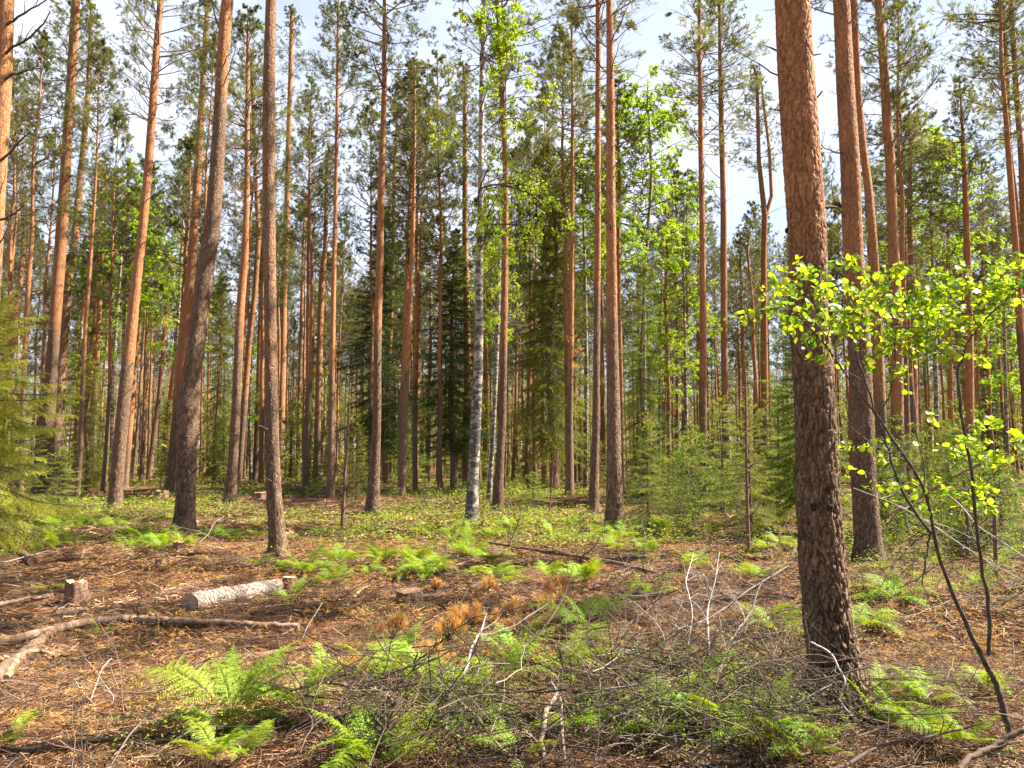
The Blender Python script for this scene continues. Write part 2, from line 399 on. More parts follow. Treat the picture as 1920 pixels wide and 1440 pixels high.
M = dict(
    bark=pinebark('pine_bark'), birch=birchbark(), ground=groundmat(),
    pneedle=leafmat('pine_needles', [(0, (.07, .09, .035)), (.5, (.155, .18, .06)), (1, (.27, .27, .08))], .55),
    sneedle=leafmat('spruce_needles', [(0, (.030, .060, .016)), (.5, (.065, .120, .024)), (1, (.17, .24, .04))], .42, hue=.015),
    lneedle=leafmat('young_spruce_needles', [(0, (.10, .145, .02)), (.5, (.215, .265, .04)), (1, (.36, .39, .06))], .4, hue=.02),
    bleaf=leafmat('birch_leaves', [(0, (.18, .29, .02)), (.5, (.34, .45, .04)), (1, (.52, .56, .07))], .6, tint=(1.2, 1.25, .4), hue=.008),
    nleaf=leafmat('sapling_leaves', [(0, (.07, .17, .025)), (.5, (.21, .34, .025)), (1, (.46, .53, .04))], .5, rough=.4, tint=(1.5, 1.3, .35), spec=.4),
    yneedle=leafmat('yellowish_spruce_needles', [(0, (.20, .23, .03)), (.5, (.40, .41, .06)), (1, (.56, .54, .10))], .5, hue=.01),
    shrub=leafmat('shrub_leaves', [(0, (.08, .14, .02)), (.5, (.17, .25, .035)), (1, (.33, .38, .06))], .45, hue=.015),
    brownfern=leafmat('withered_fern', [(0, (.10, .06, .03)), (.5, (.26, .17, .07)), (1, (.42, .33, .12))], .35),
    fern=leafmat('fern_fronds', [(0, (.08, .16, .02)), (.5, (.25, .37, .03)), (1, (.46, .52, .06))], .45, tint=(1.3, 1.15, .4), hue=.02),
    cover=leafmat('ground_cover_leaves', [(0, (.07, .13, .015)), (.5, (.21, .29, .035)), (1, (.40, .40, .07))], .45),
    orange=leafmat('dead_pine_needles', [(0, (.40, .19, .05)), (.5, (.70, .40, .11)), (1, (.86, .60, .24))], .35, tint=(1.1, 1, .8)),
    litter=leafmat('litter', [(0, (.032, .018, .012)), (.35, (.16, .07, .03)), (.6, (.33, .16, .068)), (.8, (.48, .29, .15)), (1, (.66, .52, .35))], .1, tint=(1, 1, 1), rough=.7),
    limb=simplemat('pine_limb_bark', [(.3, (.09, .055, .04)), (.7, (.24, .14, .09))], 14),
    dark=simplemat('dark_twig_bark', [(.3, (.035, .028, .024)), (.7, (.12, .09, .075))], 25),
    dead=simplemat('dead_branch_wood', [(0, (.035, .026, .020)), (.35, (.12, .08, .055)), (.7, (.28, .21, .16)), (1, (.52, .46, .40))], 30, usevar=True, stretch=(1, 1, .4)),
    pale=simplemat('peeled_wood', [(.3, (.10, .06, .04)), (.52, (.25, .155, .10)), (.75, (.48, .35, .24))], 20, stretch=(1, 1, .3)),
    cut=simplemat('cut_wood', [(.3, (.40, .20, .11)), (.7, (.62, .38, .24))], 26),
    rot=simplemat('stump_bark', [(.3, (.09, .05, .035)), (.7, (.30, .17, .10))], 22, bump=.9),
    logb=simplemat('flaking_log_bark', [(.38, (.06, .042, .035)), (.46, (.23, .155, .115)), (.56, (.36, .28, .23)), (.72, (.50, .43, .38))], 14, stretch=(1, 3, 3), bump=1.0),
    knot=simplemat('knot_wood', [(.3, (.02, .014, .012)), (.7, (.07, .045, .03))], 40, bump=.8),
)

# ------------------------------------------------------------------ ground sheet
def build_ground():
    na = 420
    r = np.concatenate([[.25], .25 * 1.022 ** np.arange(1, 395)])
    r = r[r < 900]; r = np.append(r, 900)
    a = np.arange(na) * 2 * np.pi / na
    X = r[:, None] * np.sin(a); Y = r[:, None] * np.cos(a)
    g = np.random.default_rng(3)
    Z = gnd(X, Y)
    Z += g.normal(0, .006, Z.shape) * np.clip(r / 4, 0, 1)[:, None] * (r < 60)[:, None]
    V = np.concatenate([np.stack([X, Y, Z], -1).reshape(-1, 3), [[0, 0, 0]]])
    i = np.arange(len(r) - 1)[:, None] * na; k = np.arange(na)[None]; k2 = (k + 1) % na
    f = np.stack([i + k, i + na + k, i + na + k2, i + k2], -1).reshape(-1, 4)
    mb = MB(); mb.add(V, f[:, ::-1])
    c = len(V) - 1
    mb.f[3].append(np.stack([np.full(na, c), (np.arange(na) + 1) % na, np.arange(na)], -1)); mb.m[3].append(np.zeros(na, int))
    o = mb.build('ground', M['ground']); tag(o, kind='structure')
build_ground()

# ------------------------------------------------------------------ bark relief
def worley(u, v, nc, seed):
    h = lambda a, b, s: np.mod(np.sin(a * 127.1 + b * 311.7 + s * 74.7 + seed) * 43758.5453, 1.0)
    iu = np.floor(u); iv = np.floor(v)
    f1 = np.full(u.shape, 9.); f2 = np.full(u.shape, 9.)
    for du in (-1, 0, 1):
        for dv in (-1, 0, 1):
            cu = iu + du; cv = iv + dv; cw = np.mod(cu, nc)
            d = np.hypot(cu + h(cw, cv, 1) - u, cv + h(cw, cv, 2) - v)
            f2 = np.minimum(f2, np.maximum(f1, d)); f1 = np.minimum(f1, d)
    return f1, f2

def vnoise(u, v, seed):
    h = lambda a, b: np.mod(np.sin(a * 127.1 + b * 311.7 + seed * 17.3) * 43758.5453, 1.0)
    iu = np.floor(u); iv = np.floor(v); fu = u - iu; fv = v - iv; fu = fu * fu * (3 - 2 * fu); fv = fv * fv * (3 - 2 * fv)
    return (h(iu, iv) * (1 - fu) + h(iu + 1, iv) * fu) * (1 - fv) + (h(iu, iv + 1) * (1 - fu) + h(iu + 1, iv + 1) * fu) * fv
def trunk_mesh(mb, pts, rad, detail, trans, seed, flare=.35, up_soft=1.6, relief=1.0, lean_ref=None):
    """pts (k,3) local, rad (k)"""
    pts = np.asarray(pts, float); rad = np.asarray(rad, float)
    Zs = pts[:, 2]; H = Zs[-1]
    if detail == 2: z = np.concatenate([np.arange(-.15, 5.2, .013), np.arange(5.2, H, .4), [H]]); ns = 150
    elif detail == 1: z = np.concatenate([np.arange(-.15, 13, .045), np.arange(13, H, .4), [H]]); ns = 44
    else: z = np.concatenate([np.arange(-.15, H, .35), [H]]); ns = 12
    def sm(v):
        q = np.interp(z, Zs, v); k = 15 if detail == 0 else 41
        k = min(k, len(z) // 3 * 2 - 1) | 1
        pad = k // 2
        if detail == 0: k = 3; pad = 1
        qq = np.concatenate([2 * q[0] - q[pad:0:-1], q, 2 * q[-1] - q[-2:-pad - 2:-1]])
        w = np.hanning(k + 2)[1:-1]; w /= w.sum()
        return np.convolve(qq, w, 'valid')
    X = sm(pts[:, 0]); Y = sm(pts[:, 1]); R = np.interp(z, Zs, rad)
    th = np.arange(ns) * 2 * np.pi / ns
    g = np.random.default_rng(seed)
    ph = g.uniform(0, 6.28, 6)
    zz = z[:, None]; tt = th[None]
    Rr = R[:, None] * (1 + flare * np.exp(-np.maximum(zz, 0) / (.55 * R[0] + .06)) * (1 + .45 * np.sin(5 * tt + ph[0]) * .6 + .3 * np.sin(3 * tt + ph[1])))
    Rr = Rr * (1 + .035 * np.sin(2 * tt + ph[2] + zz * .7) + .02 * np.sin(3 * tt + ph[3] - zz * 1.3))
    crk = np.zeros_like(Rr)
    if detail:
        cw = .052 if detail == 2 else .045; nc = max(int(round(2 * np.pi * R[0] / cw)), 6)
        u = tt / (2 * np.pi) * nc + .22 * np.sin(zz * 7 + ph[4]) + .16 * np.sin(zz * 31 + tt * 3) + .12 * np.sin(zz * 67 + tt * 7) + 0 * zz
        v = zz / (.23 if detail == 2 else .17) + .6 * np.sin(tt * 3 + ph[5]) + 0 * tt
        cx, cy = np.cos(tt) * R[0] * 14, np.sin(tt) * R[0] * 14
        q1 = vnoise(cx + zz * 9 + cy * .7, cy + zz * 5, seed) - .5; q2 = vnoise(cx * 2.3 + cy, cy * 2.1 + zz * 14, seed + 2) - .5
        q3 = vnoise(cx * 5 + zz * 31, cy * 5 - zz * 27, seed + 4) - .5
        u = u + 1.1 * q1 + .5 * q3; v = v + 1.6 * q2 + .4 * q3
        f1, f2 = worley(u, v, nc, seed)
        h = np.clip((f2 - f1) / .30, 0, 1); h = h * h * (3 - 2 * h)
        f1b, f2b = worley(u * 3, zz / .045 + .4 * np.sin(tt * 5), nc * 3, seed + 5)
        fine = np.clip((f2b - f1b) / .5, 0, 1)
        lowz = np.clip(1.15 - zz / max(trans, .5) * .75, .12, 1)
        amp = (.024 if detail == 2 else .014) * lowz * relief * np.clip(R[:, None] / .13, .5, 1.5)
        Rr = Rr + (h - .6) * amp * (.7 + q1 * 1.2) + q2 * .007 * relief * lowz + (fine - .5) * .0045 * relief
        crk = (1 - h) ** 1.5 * .9 * lowz
        if detail == 1: Rr += g.normal(0, .0018, Rr.shape)
    V = np.stack([X[:, None] + Rr * np.cos(tt), Y[:, None] + Rr * np.sin(tt), zz + 0 * tt], -1)
    m = len(z)
    i = np.arange(m - 1)[:, None] * ns; k = np.arange(ns)[None]; k2 = (k + 1) % ns
    f = np.stack([i + k, i + k2, i + ns + k2, i + ns + k], -1).reshape(-1, 4)
    up = np.clip(.5 + (zz - trans) / (2 * up_soft), 0.001, 1) + 0 * tt
    mb.add(V, f, .5, 0, up.reshape(-1), crk.reshape(-1))

# ------------------------------------------------------------------ shared meshes
def deadbranch_mesh(seed, L=1.0):
    g = np.random.default_rng(seed); mb = MB()
    m = 7
    d = nrm(np.array([1., 0, g.uniform(-.25, .45)])); pts = [np.zeros(3)]
    for q in range(m - 1):
        d = nrm(d + g.normal(0, .16, 3) + np.array([0, 0, g.uniform(-.02, .09)])); pts.append(pts[-1] + d * L / (m - 1))
    A = np.array(pts)[None]; R = (np.linspace(1, .22, m) * g.uniform(.010, .015))[None]
    tubes(mb, A, R, 5, .25)
    C, Rc = grow(g, A, R, 7, .2, .98, .42, .8, .16, .02, 5, rr=.55)
    tubes(mb, C, Rc, 4, .3)
    C2, R2 = grow(g, C, Rc, 4, .25, 1, .45, .8, .2, .0, 4, rr=.6)
    tubes(mb, C2, R2, 3, .35)
    return mb.mesh('dead_branch', M['dead'])
def stub_mesh(seed):
    g = np.random.default_rng(seed); mb = MB(); m = 5
    d = nrm(np.array([1., 0, g.uniform(-.1, .5)])); pts = [np.zeros(3)]
    for q in range(m - 1):
        d = nrm(d + g.normal(0, .14, 3)); pts.append(pts[-1] + d / (m - 1))
    tubes(mb, np.array(pts)[None], (np.linspace(1, .5, m) * .075)[None], 6, .15, cap=True)
    return mb.mesh('branch_stub', M['dead'])
DEADB = [deadbranch_mesh(100 + i) for i in range(10)]
STUBS = [stub_mesh(150 + i) for i in range(5)]

def pine_crown(seed, H=8.5, Rm=2.05, n=66, dens=170, bare=.18):
    g = np.random.default_rng(seed); mb = MB()
    m = 8
    u = np.sort(g.uniform(0, 1, n) ** .92); z = u * H * .97
    az = np.arange(n) * 2.4 + g.normal(0, .5, n)
    sh = np.interp(u, [0, .12, .4, .75, 1], [.55, .85, 1, .62, .16])
    L = Rm * sh * g.uniform(.65, 1.2, n)
    el = np.interp(u, [0, .5, 1], [.05, .35, .95]) + g.normal(0, .12, n)
    d = np.stack([np.cos(az) * np.cos(el), np.sin(az) * np.cos(el), np.sin(el)], -1)
    pts = [np.stack([np.zeros(n), np.zeros(n), z], -1)]
    for q in range(m - 1):
        d = nrm(d + g.normal(0, .09, (n, 3)) + np.array([0, 0, .04])); pts.append(pts[-1] + d * (L / (m - 1))[:, None])
    A = np.stack(pts, 1); R = (.006 + .010 * L)[:, None] * np.linspace(1, .25, m)[None]
    tubes(mb, A, R, 5, .4, mat=0)
    C, Rc = grow(g, A, R, 10, .28, 1.0, .42, .75, .12, .05, 5, shape=.45)
    tubes(mb, C, Rc, 4, .4, mat=0)
    C2, R2 = grow(g, C, Rc, 5, .3, 1.0, .45, .7, .12, .08, 4, shape=.3)
    tubes(mb, C2, R2, 3, .4, mat=0)
    # foliage on the living twigs (some low limbs are bare)
    liv = np.repeat(g.uniform(0, 1, n) > bare * np.clip(1.6 - 2 * u, 0, 1.5), 10)
    cl = np.repeat(np.clip(g.normal(.45, .22, n), 0, 1), 10)
    l1 = liv & (g.uniform(0, 1, len(C)) > .12)
    for seg in (3,):
        needles(mb, g, C[l1, seg], C[l1, seg + 1], dens, .09, .0095, .8, .75, cl[l1], 1)
    l2 = np.repeat(l1, 5); c2 = np.repeat(cl, 5)
    needles(mb, g, C2[l2, 1], C2[l2, 3], dens, .09, .0095, .8, .8, c2[l2], 1, kmin=26)
    # leader
    tubes(mb, np.array([[0, 0, H * .9], [0, 0, H]])[None], np.array([[.02, .006]]), 5, mat=0)
    needles(mb, g, np.array([[0, 0, H * .93]]), np.array([[0, 0, H]]), 200, .08, .006, .8, .8, .5, 1)
    return mb.mesh('crown', [M['limb'], M['pneedle']])
CROWNS = [pine_crown(1, 8.5, 2.1), pine_crown(2, 8.5, 1.9, 70), pine_crown(3, 8.5, 2.35, 64), pine_crown(4, 8.5, 1.7, 64), pine_crown(5, 8.5, 2.1, 60, bare=.4)]

def spruce_mesh(seed, H, Rm, zb=.1, step=.3, per=5, twk=18, droop=.5, nl=.035, nw=.006, dens=85, pw=.8, bald=0.0, mat='sneedle', sub=False):
    g = np.random.default_rng(seed); tr = MB(); cr = MB()
    m = 7
    zs = np.linspace(0, H, 9)
    pts = np.stack([.012 * H * np.sin(zs * .8 + seed), .01 * H * np.sin(zs * .6 + 2 * seed), zs], -1); pts[:, :2] -= pts[0, :2]
    rr = np.linspace(.0105 * H + .01, .004, 9)
    trunk_mesh(tr, pts, rr, 0, 99, seed, .2)
    z = np.arange(zb * H, H * .985, step); z = np.repeat(z, per) + g.normal(0, step * .25, len(z) * per)
    z = np.clip(z, zb * H * .7, H * .99); n = len(z)
    u = (z - zb * H * .7) / (H - zb * H * .7)
    az = np.arange(n) * 2.399 + g.normal(0, .3, n)
    L = Rm * (1 - u) ** pw * np.clip(.6 + 2.2 * u, 0, 1) * g.uniform(.35, 1.2, n) * (1 + .3 * np.sin(az + seed) * np.sin(z * 2.3 + seed)) + .03 * H ** .5
    el = np.interp(u, [0, .5, 1], [-.15, .1, .8]); d = np.stack([np.cos(az) * np.cos(el), np.sin(az) * np.cos(el), np.sin(el)], -1)
    P0 = np.stack([np.interp(z, pts[:, 2], pts[:, 0]), np.interp(z, pts[:, 2], pts[:, 1]), z], -1)
    pl = [P0]
    for q in range(m - 1):
        bend = (-droop * .25 if q < 3 else droop * .18) * (1 - u)[:, None]
        d = nrm(d + g.normal(0, .05, (n, 3)) + np.concatenate([np.zeros((n, 2)), bend], 1)); pl.append(pl[-1] + d * (L / (m - 1))[:, None])
    A = np.stack(pl, 1); R = (.003 + .0065 * L)[:, None] * np.linspace(1, .2, m)
    tubes(cr, A, R, 4, .3, mat=0)
    tint = np.clip(g.normal(.45, .2, n) + .15 * (u > .8), 0, 1)
    C, Rc = grow(g, A, R, twk, .12, .98, .42, .95, .05, -droop * .22, 4, flat=True, shape=.72)
    tubes(cr, C, Rc, 3, .3, mat=0)
    ct = np.repeat(tint, twk)
    keep = g.uniform(0, 1, len(C)) > bald
    for q in range(3):
        needles(cr, g, C[keep, q], C[keep, q + 1], dens, nl, nw, .8, .75, ct[keep] + .12 * (q == 2), 1, kmin=2)
    for q in range(2, 6):
        needles(cr, g, A[:, q], A[:, q + 1], dens, nl, nw, .8, .75, tint + .1 * (q == 5), 1, kmin=3)
    if sub:
        k2 = 6
        C2, R2 = grow(g, C, Rc, k2, .2, .95, .5, .8, .06, -droop * .3, 3, flat=True, shape=.5)
        kk = np.repeat(keep, k2); c2 = np.repeat(ct, k2)
        for q in range(2): needles(cr, g, C2[kk, q], C2[kk, q + 1], dens, nl, nw, .8, .75, c2[kk] + .12 * q, 1, kmin=2)
    return tr.mesh('trunk', M['bark']), cr.mesh('crown', [M['dark'], M[mat]])

# ------------------------------------------------------------------ named pines, measured on the photo
# (label, [(px, py, width px)...] from base up, height, transition height of orange bark, detail, options)
PINES = [
 ('H1', 'thickest pine in the stand, close on the right, its lower bark dark and deeply furrowed', [(1582,1322,104),(1568,1250,92),(1552,1160,84),(1542,1050,82),(1532,930,75),(1526,813,71),(1520,680,70),(1510,600,66),(1508,467,64),(1497,320,64),(1484,160,62),(1472,0,58)], 19, 2.9, 2, {'flare':.45}),
 ('H2', 'reddish second-thickest pine just right of the thickest foreground pine', [(1632,1052,48),(1628,1012,46),(1620,900,43),(1616,800,42),(1616,713,39),(1611,547,37),(1607,467,36),(1600,320,36),(1588,160,33),(1581,0,29)], 19, 3.7, 1, {'up':.62}),
 ('H3', 'tan pine behind the reddish one, its long dead limbs reaching up to the right', [(1690,945,24),(1683,860,23),(1680,780,22),(1674,620,21),(1668,480,20),(1667,467,18),(1660,300,17),(1650,160,15),(1643,0,14)], 20, 3.2, 1, {'dead':20}),
 ('H4', 'lean sunlit pine squeezed between the reddish pine and the tan pine with long dead limbs', [(1660,985,20),(1652,800,19),(1645,620,18),(1637,467,16),(1628,333,15),(1622,267,14),(1615,160,13),(1608,0,12)], 20, 3.0, 1, {}),
 ('T0', 'pine cut off by the left edge, bare dark limbs pointing up to the right', [(-62,1025,48),(-36,800,42),(-18,500,35),(-8,333,31),(3,170,29),(10,0,26)], 19, 6, 1, {'dead':14}),
 ('T1', 'dark-barked pine rising above the yellowish spruce at the left edge', [(76,930,26),(84,863,23),(97,700,21),(104,600,20),(112,480,20),(118,420,19),(128,240,17),(138,120,16),(149,0,14)], 20, 7.0, 1, {'dead':16}),
 ('T2', 'kinked pale pine close behind the dark-barked one at left', [(98,910,22),(103,863,20),(115,700,18),(126,560,16),(134,480,15),(139,467,14),(147,377,13),(152,320,11),(157,243,10),(167,167,8),(168,33,6)], 19, 6.0, 1, {'up':.45}),
 ('T3', 'straight pine left of the thick grey one, dark at the foot and red-brown above', [(214,957,27),(221,870,24),(235,720,22),(248,600,19),(257,500,17),(260,480,16),(277,300,15),(287,160,13),(295,0,10)], 20, 4.6, 1, {'dead':12}),
 ('T4', 'thick grey-barked pine with a swollen burl at mid-height, left of centre', [(344,1000,44),(348,960,36),(350,900,35),(352,820,37),(353,765,40),(360,710,31),(372,613,31),(384,480,28),(390,467,28),(400,300,25),(408,180,23),(417,0,22)], 19, 9.3, 1, {'dead':14,'flare':.25}),
 ('T5', 'orange pine partly hidden behind the thick grey burled trunk', [(316,925,17),(323,860,16),(330,800,16),(340,713,17),(353,580,17),(362,480,16),(367,400,16),(375,267,13),(380,133,10),(385,20,8)], 19, 4.0, 1, {'dead':12}),
 ('T5b', 'thin orange pine in the gap just left of the orange one behind the burled trunk', [(303,892,10),(315,780,10),(328,680,9),(337,547,8),(345,420,7),(352,300,5)], 16, 3.0, 0, {}),
 ('T6', 'black-footed pine with bright orange stem between the burled pine and the pinkish pine', [(430,945,25),(436,880,18),(443,763,17),(450,580,15),(458,480,13),(461,400,11),(463,233,9),(464,87,6)], 18, 6.0, 1, {'dead':10}),
 ('T6b', 'curved pine right behind the black-footed orange one', [(447,912,12),(457,780,12),(467,647,11),(480,547,10),(487,440,9),(480,300,8),(475,133,6)], 18, 4.6, 0, {}),
 ('T7', 'pinkish straight pine in full sun standing nearest the fallen log', [(524,1043,36),(518,985,29),(513,930,28),(510,840,27),(508,763,26),(505,647,23),(505,480,22),(504,333,22),(505,150,21),(507,0,19)], 19, 3.3, 1, {'up':.4,'dead':4}),
 ('T8', 'orange pine directly right of the pinkish sunlit trunk', [(521,895,15),(528,780,14),(533,547,13),(537,480,13),(543,233,10),(548,33,7)], 20, 4, 0, {'dead':12}),
 ('T9', 'very thin straight pine two trunks right of the pinkish one', [(557,898,8),(563,680,7),(568,513,6),(571,400,4)], 15, 3.5, 0, {}),
 ('T10', 'reddish pine with a close twin trunk beside it, fourth right of the pinkish one', [(593,908,13),(598,713,12),(604,513,11),(611,467,9),(614,300,6)], 18, 4.0, 0, {}),
 ('T11', 'slim dark-topped pine halfway between the pinkish pine and the dark spruce', [(619,932,16),(621,850,13),(623,713,11),(628,480,9),(630,400,8),(632,267,7),(635,33,5)], 20, 5, 0, {'dead':16}),
 ('M1', 'red-brown pine in front of the left dark spruce, bare limbs spread near its top', [(698,962,26),(702,880,20),(707,797,16),(708,630,15),(712,480,13),(715,333,12),(720,200,10),(723,100,8),(723,0,6)], 19, 5, 1, {'dead':18}),
 ('M2', 'thin pale-footed pine just right of the red-brown one by the dark spruce', [(725,908,10),(727,747,9),(732,613,9),(737,480,8),(740,300,6),(745,233,4)], 17, 6.5, 0, {}),
 ('M3', 'slightly leaning orange pine standing alone between the two dark spruces', [(752,930,16),(755,870,12),(758,797,11),(767,613,10),(773,480,8),(778,267,6),(778,150,4)], 18, 5.5, 0, {'dead':14}),
 ('M4', 'narrow reddish pine next to the leaning orange one, on its right', [(780,905,9),(783,713,8),(787,547,7),(790,400,5)], 17, 4, 0, {}),
 ('M6', 'orange pine touching the left side of the black-and-white birch', [(873,917,14),(876,820,15),(877,763,15),(875,563,13),(873,480,11),(872,400,10),(872,233,9),(872,150,6)], 19, 4.4, 0, {'dead':14}),
 ('M7', 'red pine right of the birch, its upper stem wrapped in birch foliage', [(932,964,22),(936,880,16),(942,780,15),(945,613,13),(947,480,12),(948,300,10),(943,217,9),(940,120,8),(937,17,7)], 19, 4.2, 1, {'dead':10}),
 ('M8', 'thin dark pine in the shade right of the red pine', [(968,890,6),(970,680,5),(972,560,4)], 14, 9, 0, {}),
 ('M9', 'thin brown pine on the left flank of the big central spruce', [(994,890,8),(992,747,7),(988,647,6),(985,500,4)], 16, 6, 0, {}),
 ('M11', 'orange pine carrying a clump of dead orange needles at mid-height', [(1068,932,17),(1068,797,12),(1070,647,11),(1072,480,9),(1073,300,7),(1073,167,5),(1072,60,4)], 20, 4.5, 0, {'dead':16,'tuft':1}),
 ('M12', 'grey-footed pine immediately left of the thick central-right pine', [(1112,963,22),(1115,880,16),(1118,797,14),(1120,630,12),(1122,480,12),(1123,300,11),(1123,0,9)], 20, 6.5, 1, {'dead':14}),
 ('M13', 'thick red-brown pine right of centre, in front of the bright birch crown', [(1153,1000,40),(1152,930,32),(1150,860,28),(1150,797,26),(1147,630,21),(1145,480,18),(1143,400,17),(1143,233,16),(1142,67,13),(1140,0,12)], 19, 4.2, 1, {'dead':18}),
 ('M14', 'slender orange pine half hidden behind the thick red-brown one right of centre', [(1168,925,11),(1164,700,9),(1160,480,8),(1162,333,7),(1157,180,4)], 17, 4, 0, {}),
 ('M15', 'thin pine standing beside the pale-green drooping spruce', [(1270,900,8),(1269,700,6),(1268,480,5),(1266,350,4)], 17, 5, 0, {}),
 ('R1', 'tall straight pine left of the near-parallel pair in front of the young spruces', [(1320,945,15),(1318,827,14),(1318,647,13),(1317,467,11),(1315,300,10),(1313,167,8),(1312,0,6)], 20, 4.0, 1, {'dead':14}),
 ('R2', 'orange partner of the near-parallel pair, nearer the thickest foreground pine', [(1364,930,14),(1360,780,13),(1358,613,12),(1357,400,11),(1353,233,10),(1350,100,7),(1349,0,5)], 20, 3.4, 1, {'dead':14}),
 ('R3', 'thin orange pine left of the crooked one behind the young spruces', [(1398,905,9),(1395,713,7),(1390,580,6),(1387,460,4)], 16, 3, 0, {}),
 ('R4', 'crooked slim pine bending between the thin pine and the forked one', [(1425,910,9),(1417,713,7),(1412,640,7),(1410,563,6),(1400,470,4)], 16, 3, 0, {}),
 ('R5', 'pine that forks into two stems, left of the thickest foreground pine', [(1436,915,16),(1434,780,14),(1433,663,13),(1432,480,11),(1434,407,10),(1423,300,8),(1420,150,6)], 19, 4, 0, {'fork':[(1435,407,8),(1447,367,7),(1443,283,6),(1433,200,5)]}),
 ('R9', 'dark red pine right of the tan one, below the sapling foliage', [(1716,925,17),(1715,847,16),(1713,713,15),(1710,560,13),(1707,420,10),(1704,300,7)], 18, 3, 0, {}),
 ('R10', 'bright orange pine below the right half of the sapling foliage', [(1786,905,11),(1783,720,10),(1780,560,9),(1778,430,6)], 18, 2.5, 0, {}),
 ('R11', 'brown pine right of the bright orange one below the sapling foliage', [(1818,935,18),(1817,790,16),(1816,680,15),(1812,500,13),(1808,330,9)], 18, 3, 0, {}),
 ('R12', 'wavy pine near the right edge, leaning in at its top', [(1934,915,16),(1922,700,14),(1914,560,12),(1910,480,11),(1903,383,10),(1890,267,9),(1885,117,8),(1880,20,5)], 19, 4, 0, {'dead':12}),
 ('R13', 'red pine nearest the right edge, with foliage at its top', [(1948,930,16),(1934,700,14),(1920,480,12),(1913,300,11),(1907,167,10),(1897,0,8)], 19, 4, 0, {'dead':10}),
 ('L1', 'leaning pine at the far left above the yellowish spruce foliage', [(6,905,12),(20,680,11),(31,580,10),(42,480,9),(44,433,8),(46,380,4)], 14, 4, 0, {}),
 ('L2', 'small reddish pine between the two left-hand pines and the paired grey stems', [(142,898,10),(146,780,9),(155,580,7),(160,480,5)], 15, 4, 0, {}),
 ('L3', 'grey-footed pine in a tight pair, the left and thicker stem', [(153,905,13),(158,800,14),(167,713,13),(182,613,11),(187,480,9),(192,417,7),(196,330,5)], 17, 5.5, 0, {}),
 ('L4', 'grey-footed pine in a tight pair, the right and straighter stem', [(163,909,13),(172,790,12),(180,740,11),(187,620,9),(192,500,7)], 17, 5.0, 0, {}),
 ('L5', 'light pinkish slim pine left of the straight red-brown one', [(195,902,10),(207,780,9),(217,647,9),(222,580,8),(228,450,5)], 17, 2.5, 0, {}),
 ('L6', 'orange pine peeking out right behind the straight red-brown one', [(234,916,12),(247,747,12),(258,580,11),(263,497,10),(270,380,7)], 18, 2.5, 0, {}),
 ('L7', 'second orange stem behind the straight red-brown pine', [(244,895,10),(252,747,9),(262,580,8),(268,460,6)], 18, 3.5, 0, {}),
 ('L8', 'thin red pine in the clear gap left of the burled pine', [(268,882,7),(275,790,7),(281,713,6),(286,600,4)], 15, 3, 0, {}),
 ('L9', 'grey leaning pine in the gap left of the burled pine', [(279,899,10),(288,820,10),(297,747,9),(310,613,8),(316,500,6)], 16, 7, 0, {}),
 ('L10', 'short pale trunk in the gap between the burled and the black-footed pine', [(404,892,8),(408,830,7),(413,763,6),(417,640,4)], 14, 6, 0, {}),
 ('L11', 'grey-footed slim pine touching the left of the pinkish sunlit trunk', [(478,906,11),(483,780,10),(487,647,9),(491,500,7)], 18, 4.5, 0, {}),
 ('L12', 'slim pine almost hidden behind the left of the pinkish sunlit trunk', [(489,908,10),(491,780,9),(492,640,8),(494,480,6)], 18, 4.0, 0, {}),
 ('L13', 'dim trunk beneath the right-hand dark spruce', [(802,902,11),(803,820,9),(806,700,7),(808,560,5)], 15, 9, 0, {}),
]
TUFT_PARENT = None
def measured(pix):
    base = at(pix[0][0], pix[0][1]); Y = base[1]
    pts = []; rad = []
    for px, py, w in pix:
        p = P(px, py, Y); d = math.dist(p, (0, 0, CAMZ))
        # projected width -> radius
        a = ray(px, py); t = Y / a[1]
        pts.append((p[0] - base[0], 0.0, p[2] - base[2])); rad.append(w / 2 / F * t)
    pts[0] = (0, 0, 0)
    return base, pts, rad
def deads(root, g, pts, rad, n, zlo, zhi, Lmul=1.0):
    zs = [p[2] for p in pts]; xs = [p[0] for p in pts]; ys = [p[1] for p in pts]
    for i in range(n):
        z = g.uniform(zlo, zhi); x = np.interp(z, zs, xs); y = np.interp(z, zs, ys); r = np.interp(z, zs, rad)
        az = g.uniform(0, 6.28); u = (z - zlo) / max(zhi - zlo, .1)
        L = (g.uniform(.5, 1.0) + u * g.uniform(.3, 1.0)) * Lmul
        if g.uniform() < .3 * (1.2 - u):
            link('branch_stub', STUBS[g.integers(5)], root, (x + math.cos(az) * r * .8, y + math.sin(az) * r * .8, z), (0, g.uniform(-.3, .1), az), g.uniform(.12, .3))
        else:
            link('dead_branch', DEADB[g.integers(10)], root, (x + math.cos(az) * r * .8, y + math.sin(az) * r * .8, z), (g.uniform(-.4, .4), g.uniform(-.6, .15), az), L)
def add_crown(root, g, pts, H, hc, k, rscale=1.0):
    zs = [p[2] for p in pts]; xs = [p[0] for p in pts]; ys = [p[1] for p in pts]
    b = Vector((np.interp(hc, zs, xs), np.interp(hc, zs, ys), hc)); t = Vector(pts[-1])
    d = t - b; s = d.length / 8.5
    q = Vector((0, 0, 1)).rotation_difference(d.normalized())
    o = link('crown', CROWNS[k], root, b, None, (s * rscale, s * rscale, s))
    o.rotation_euler = (q @ Quaternion((0, 0, 1), g.uniform(0, 6.28))).to_euler()
    return o

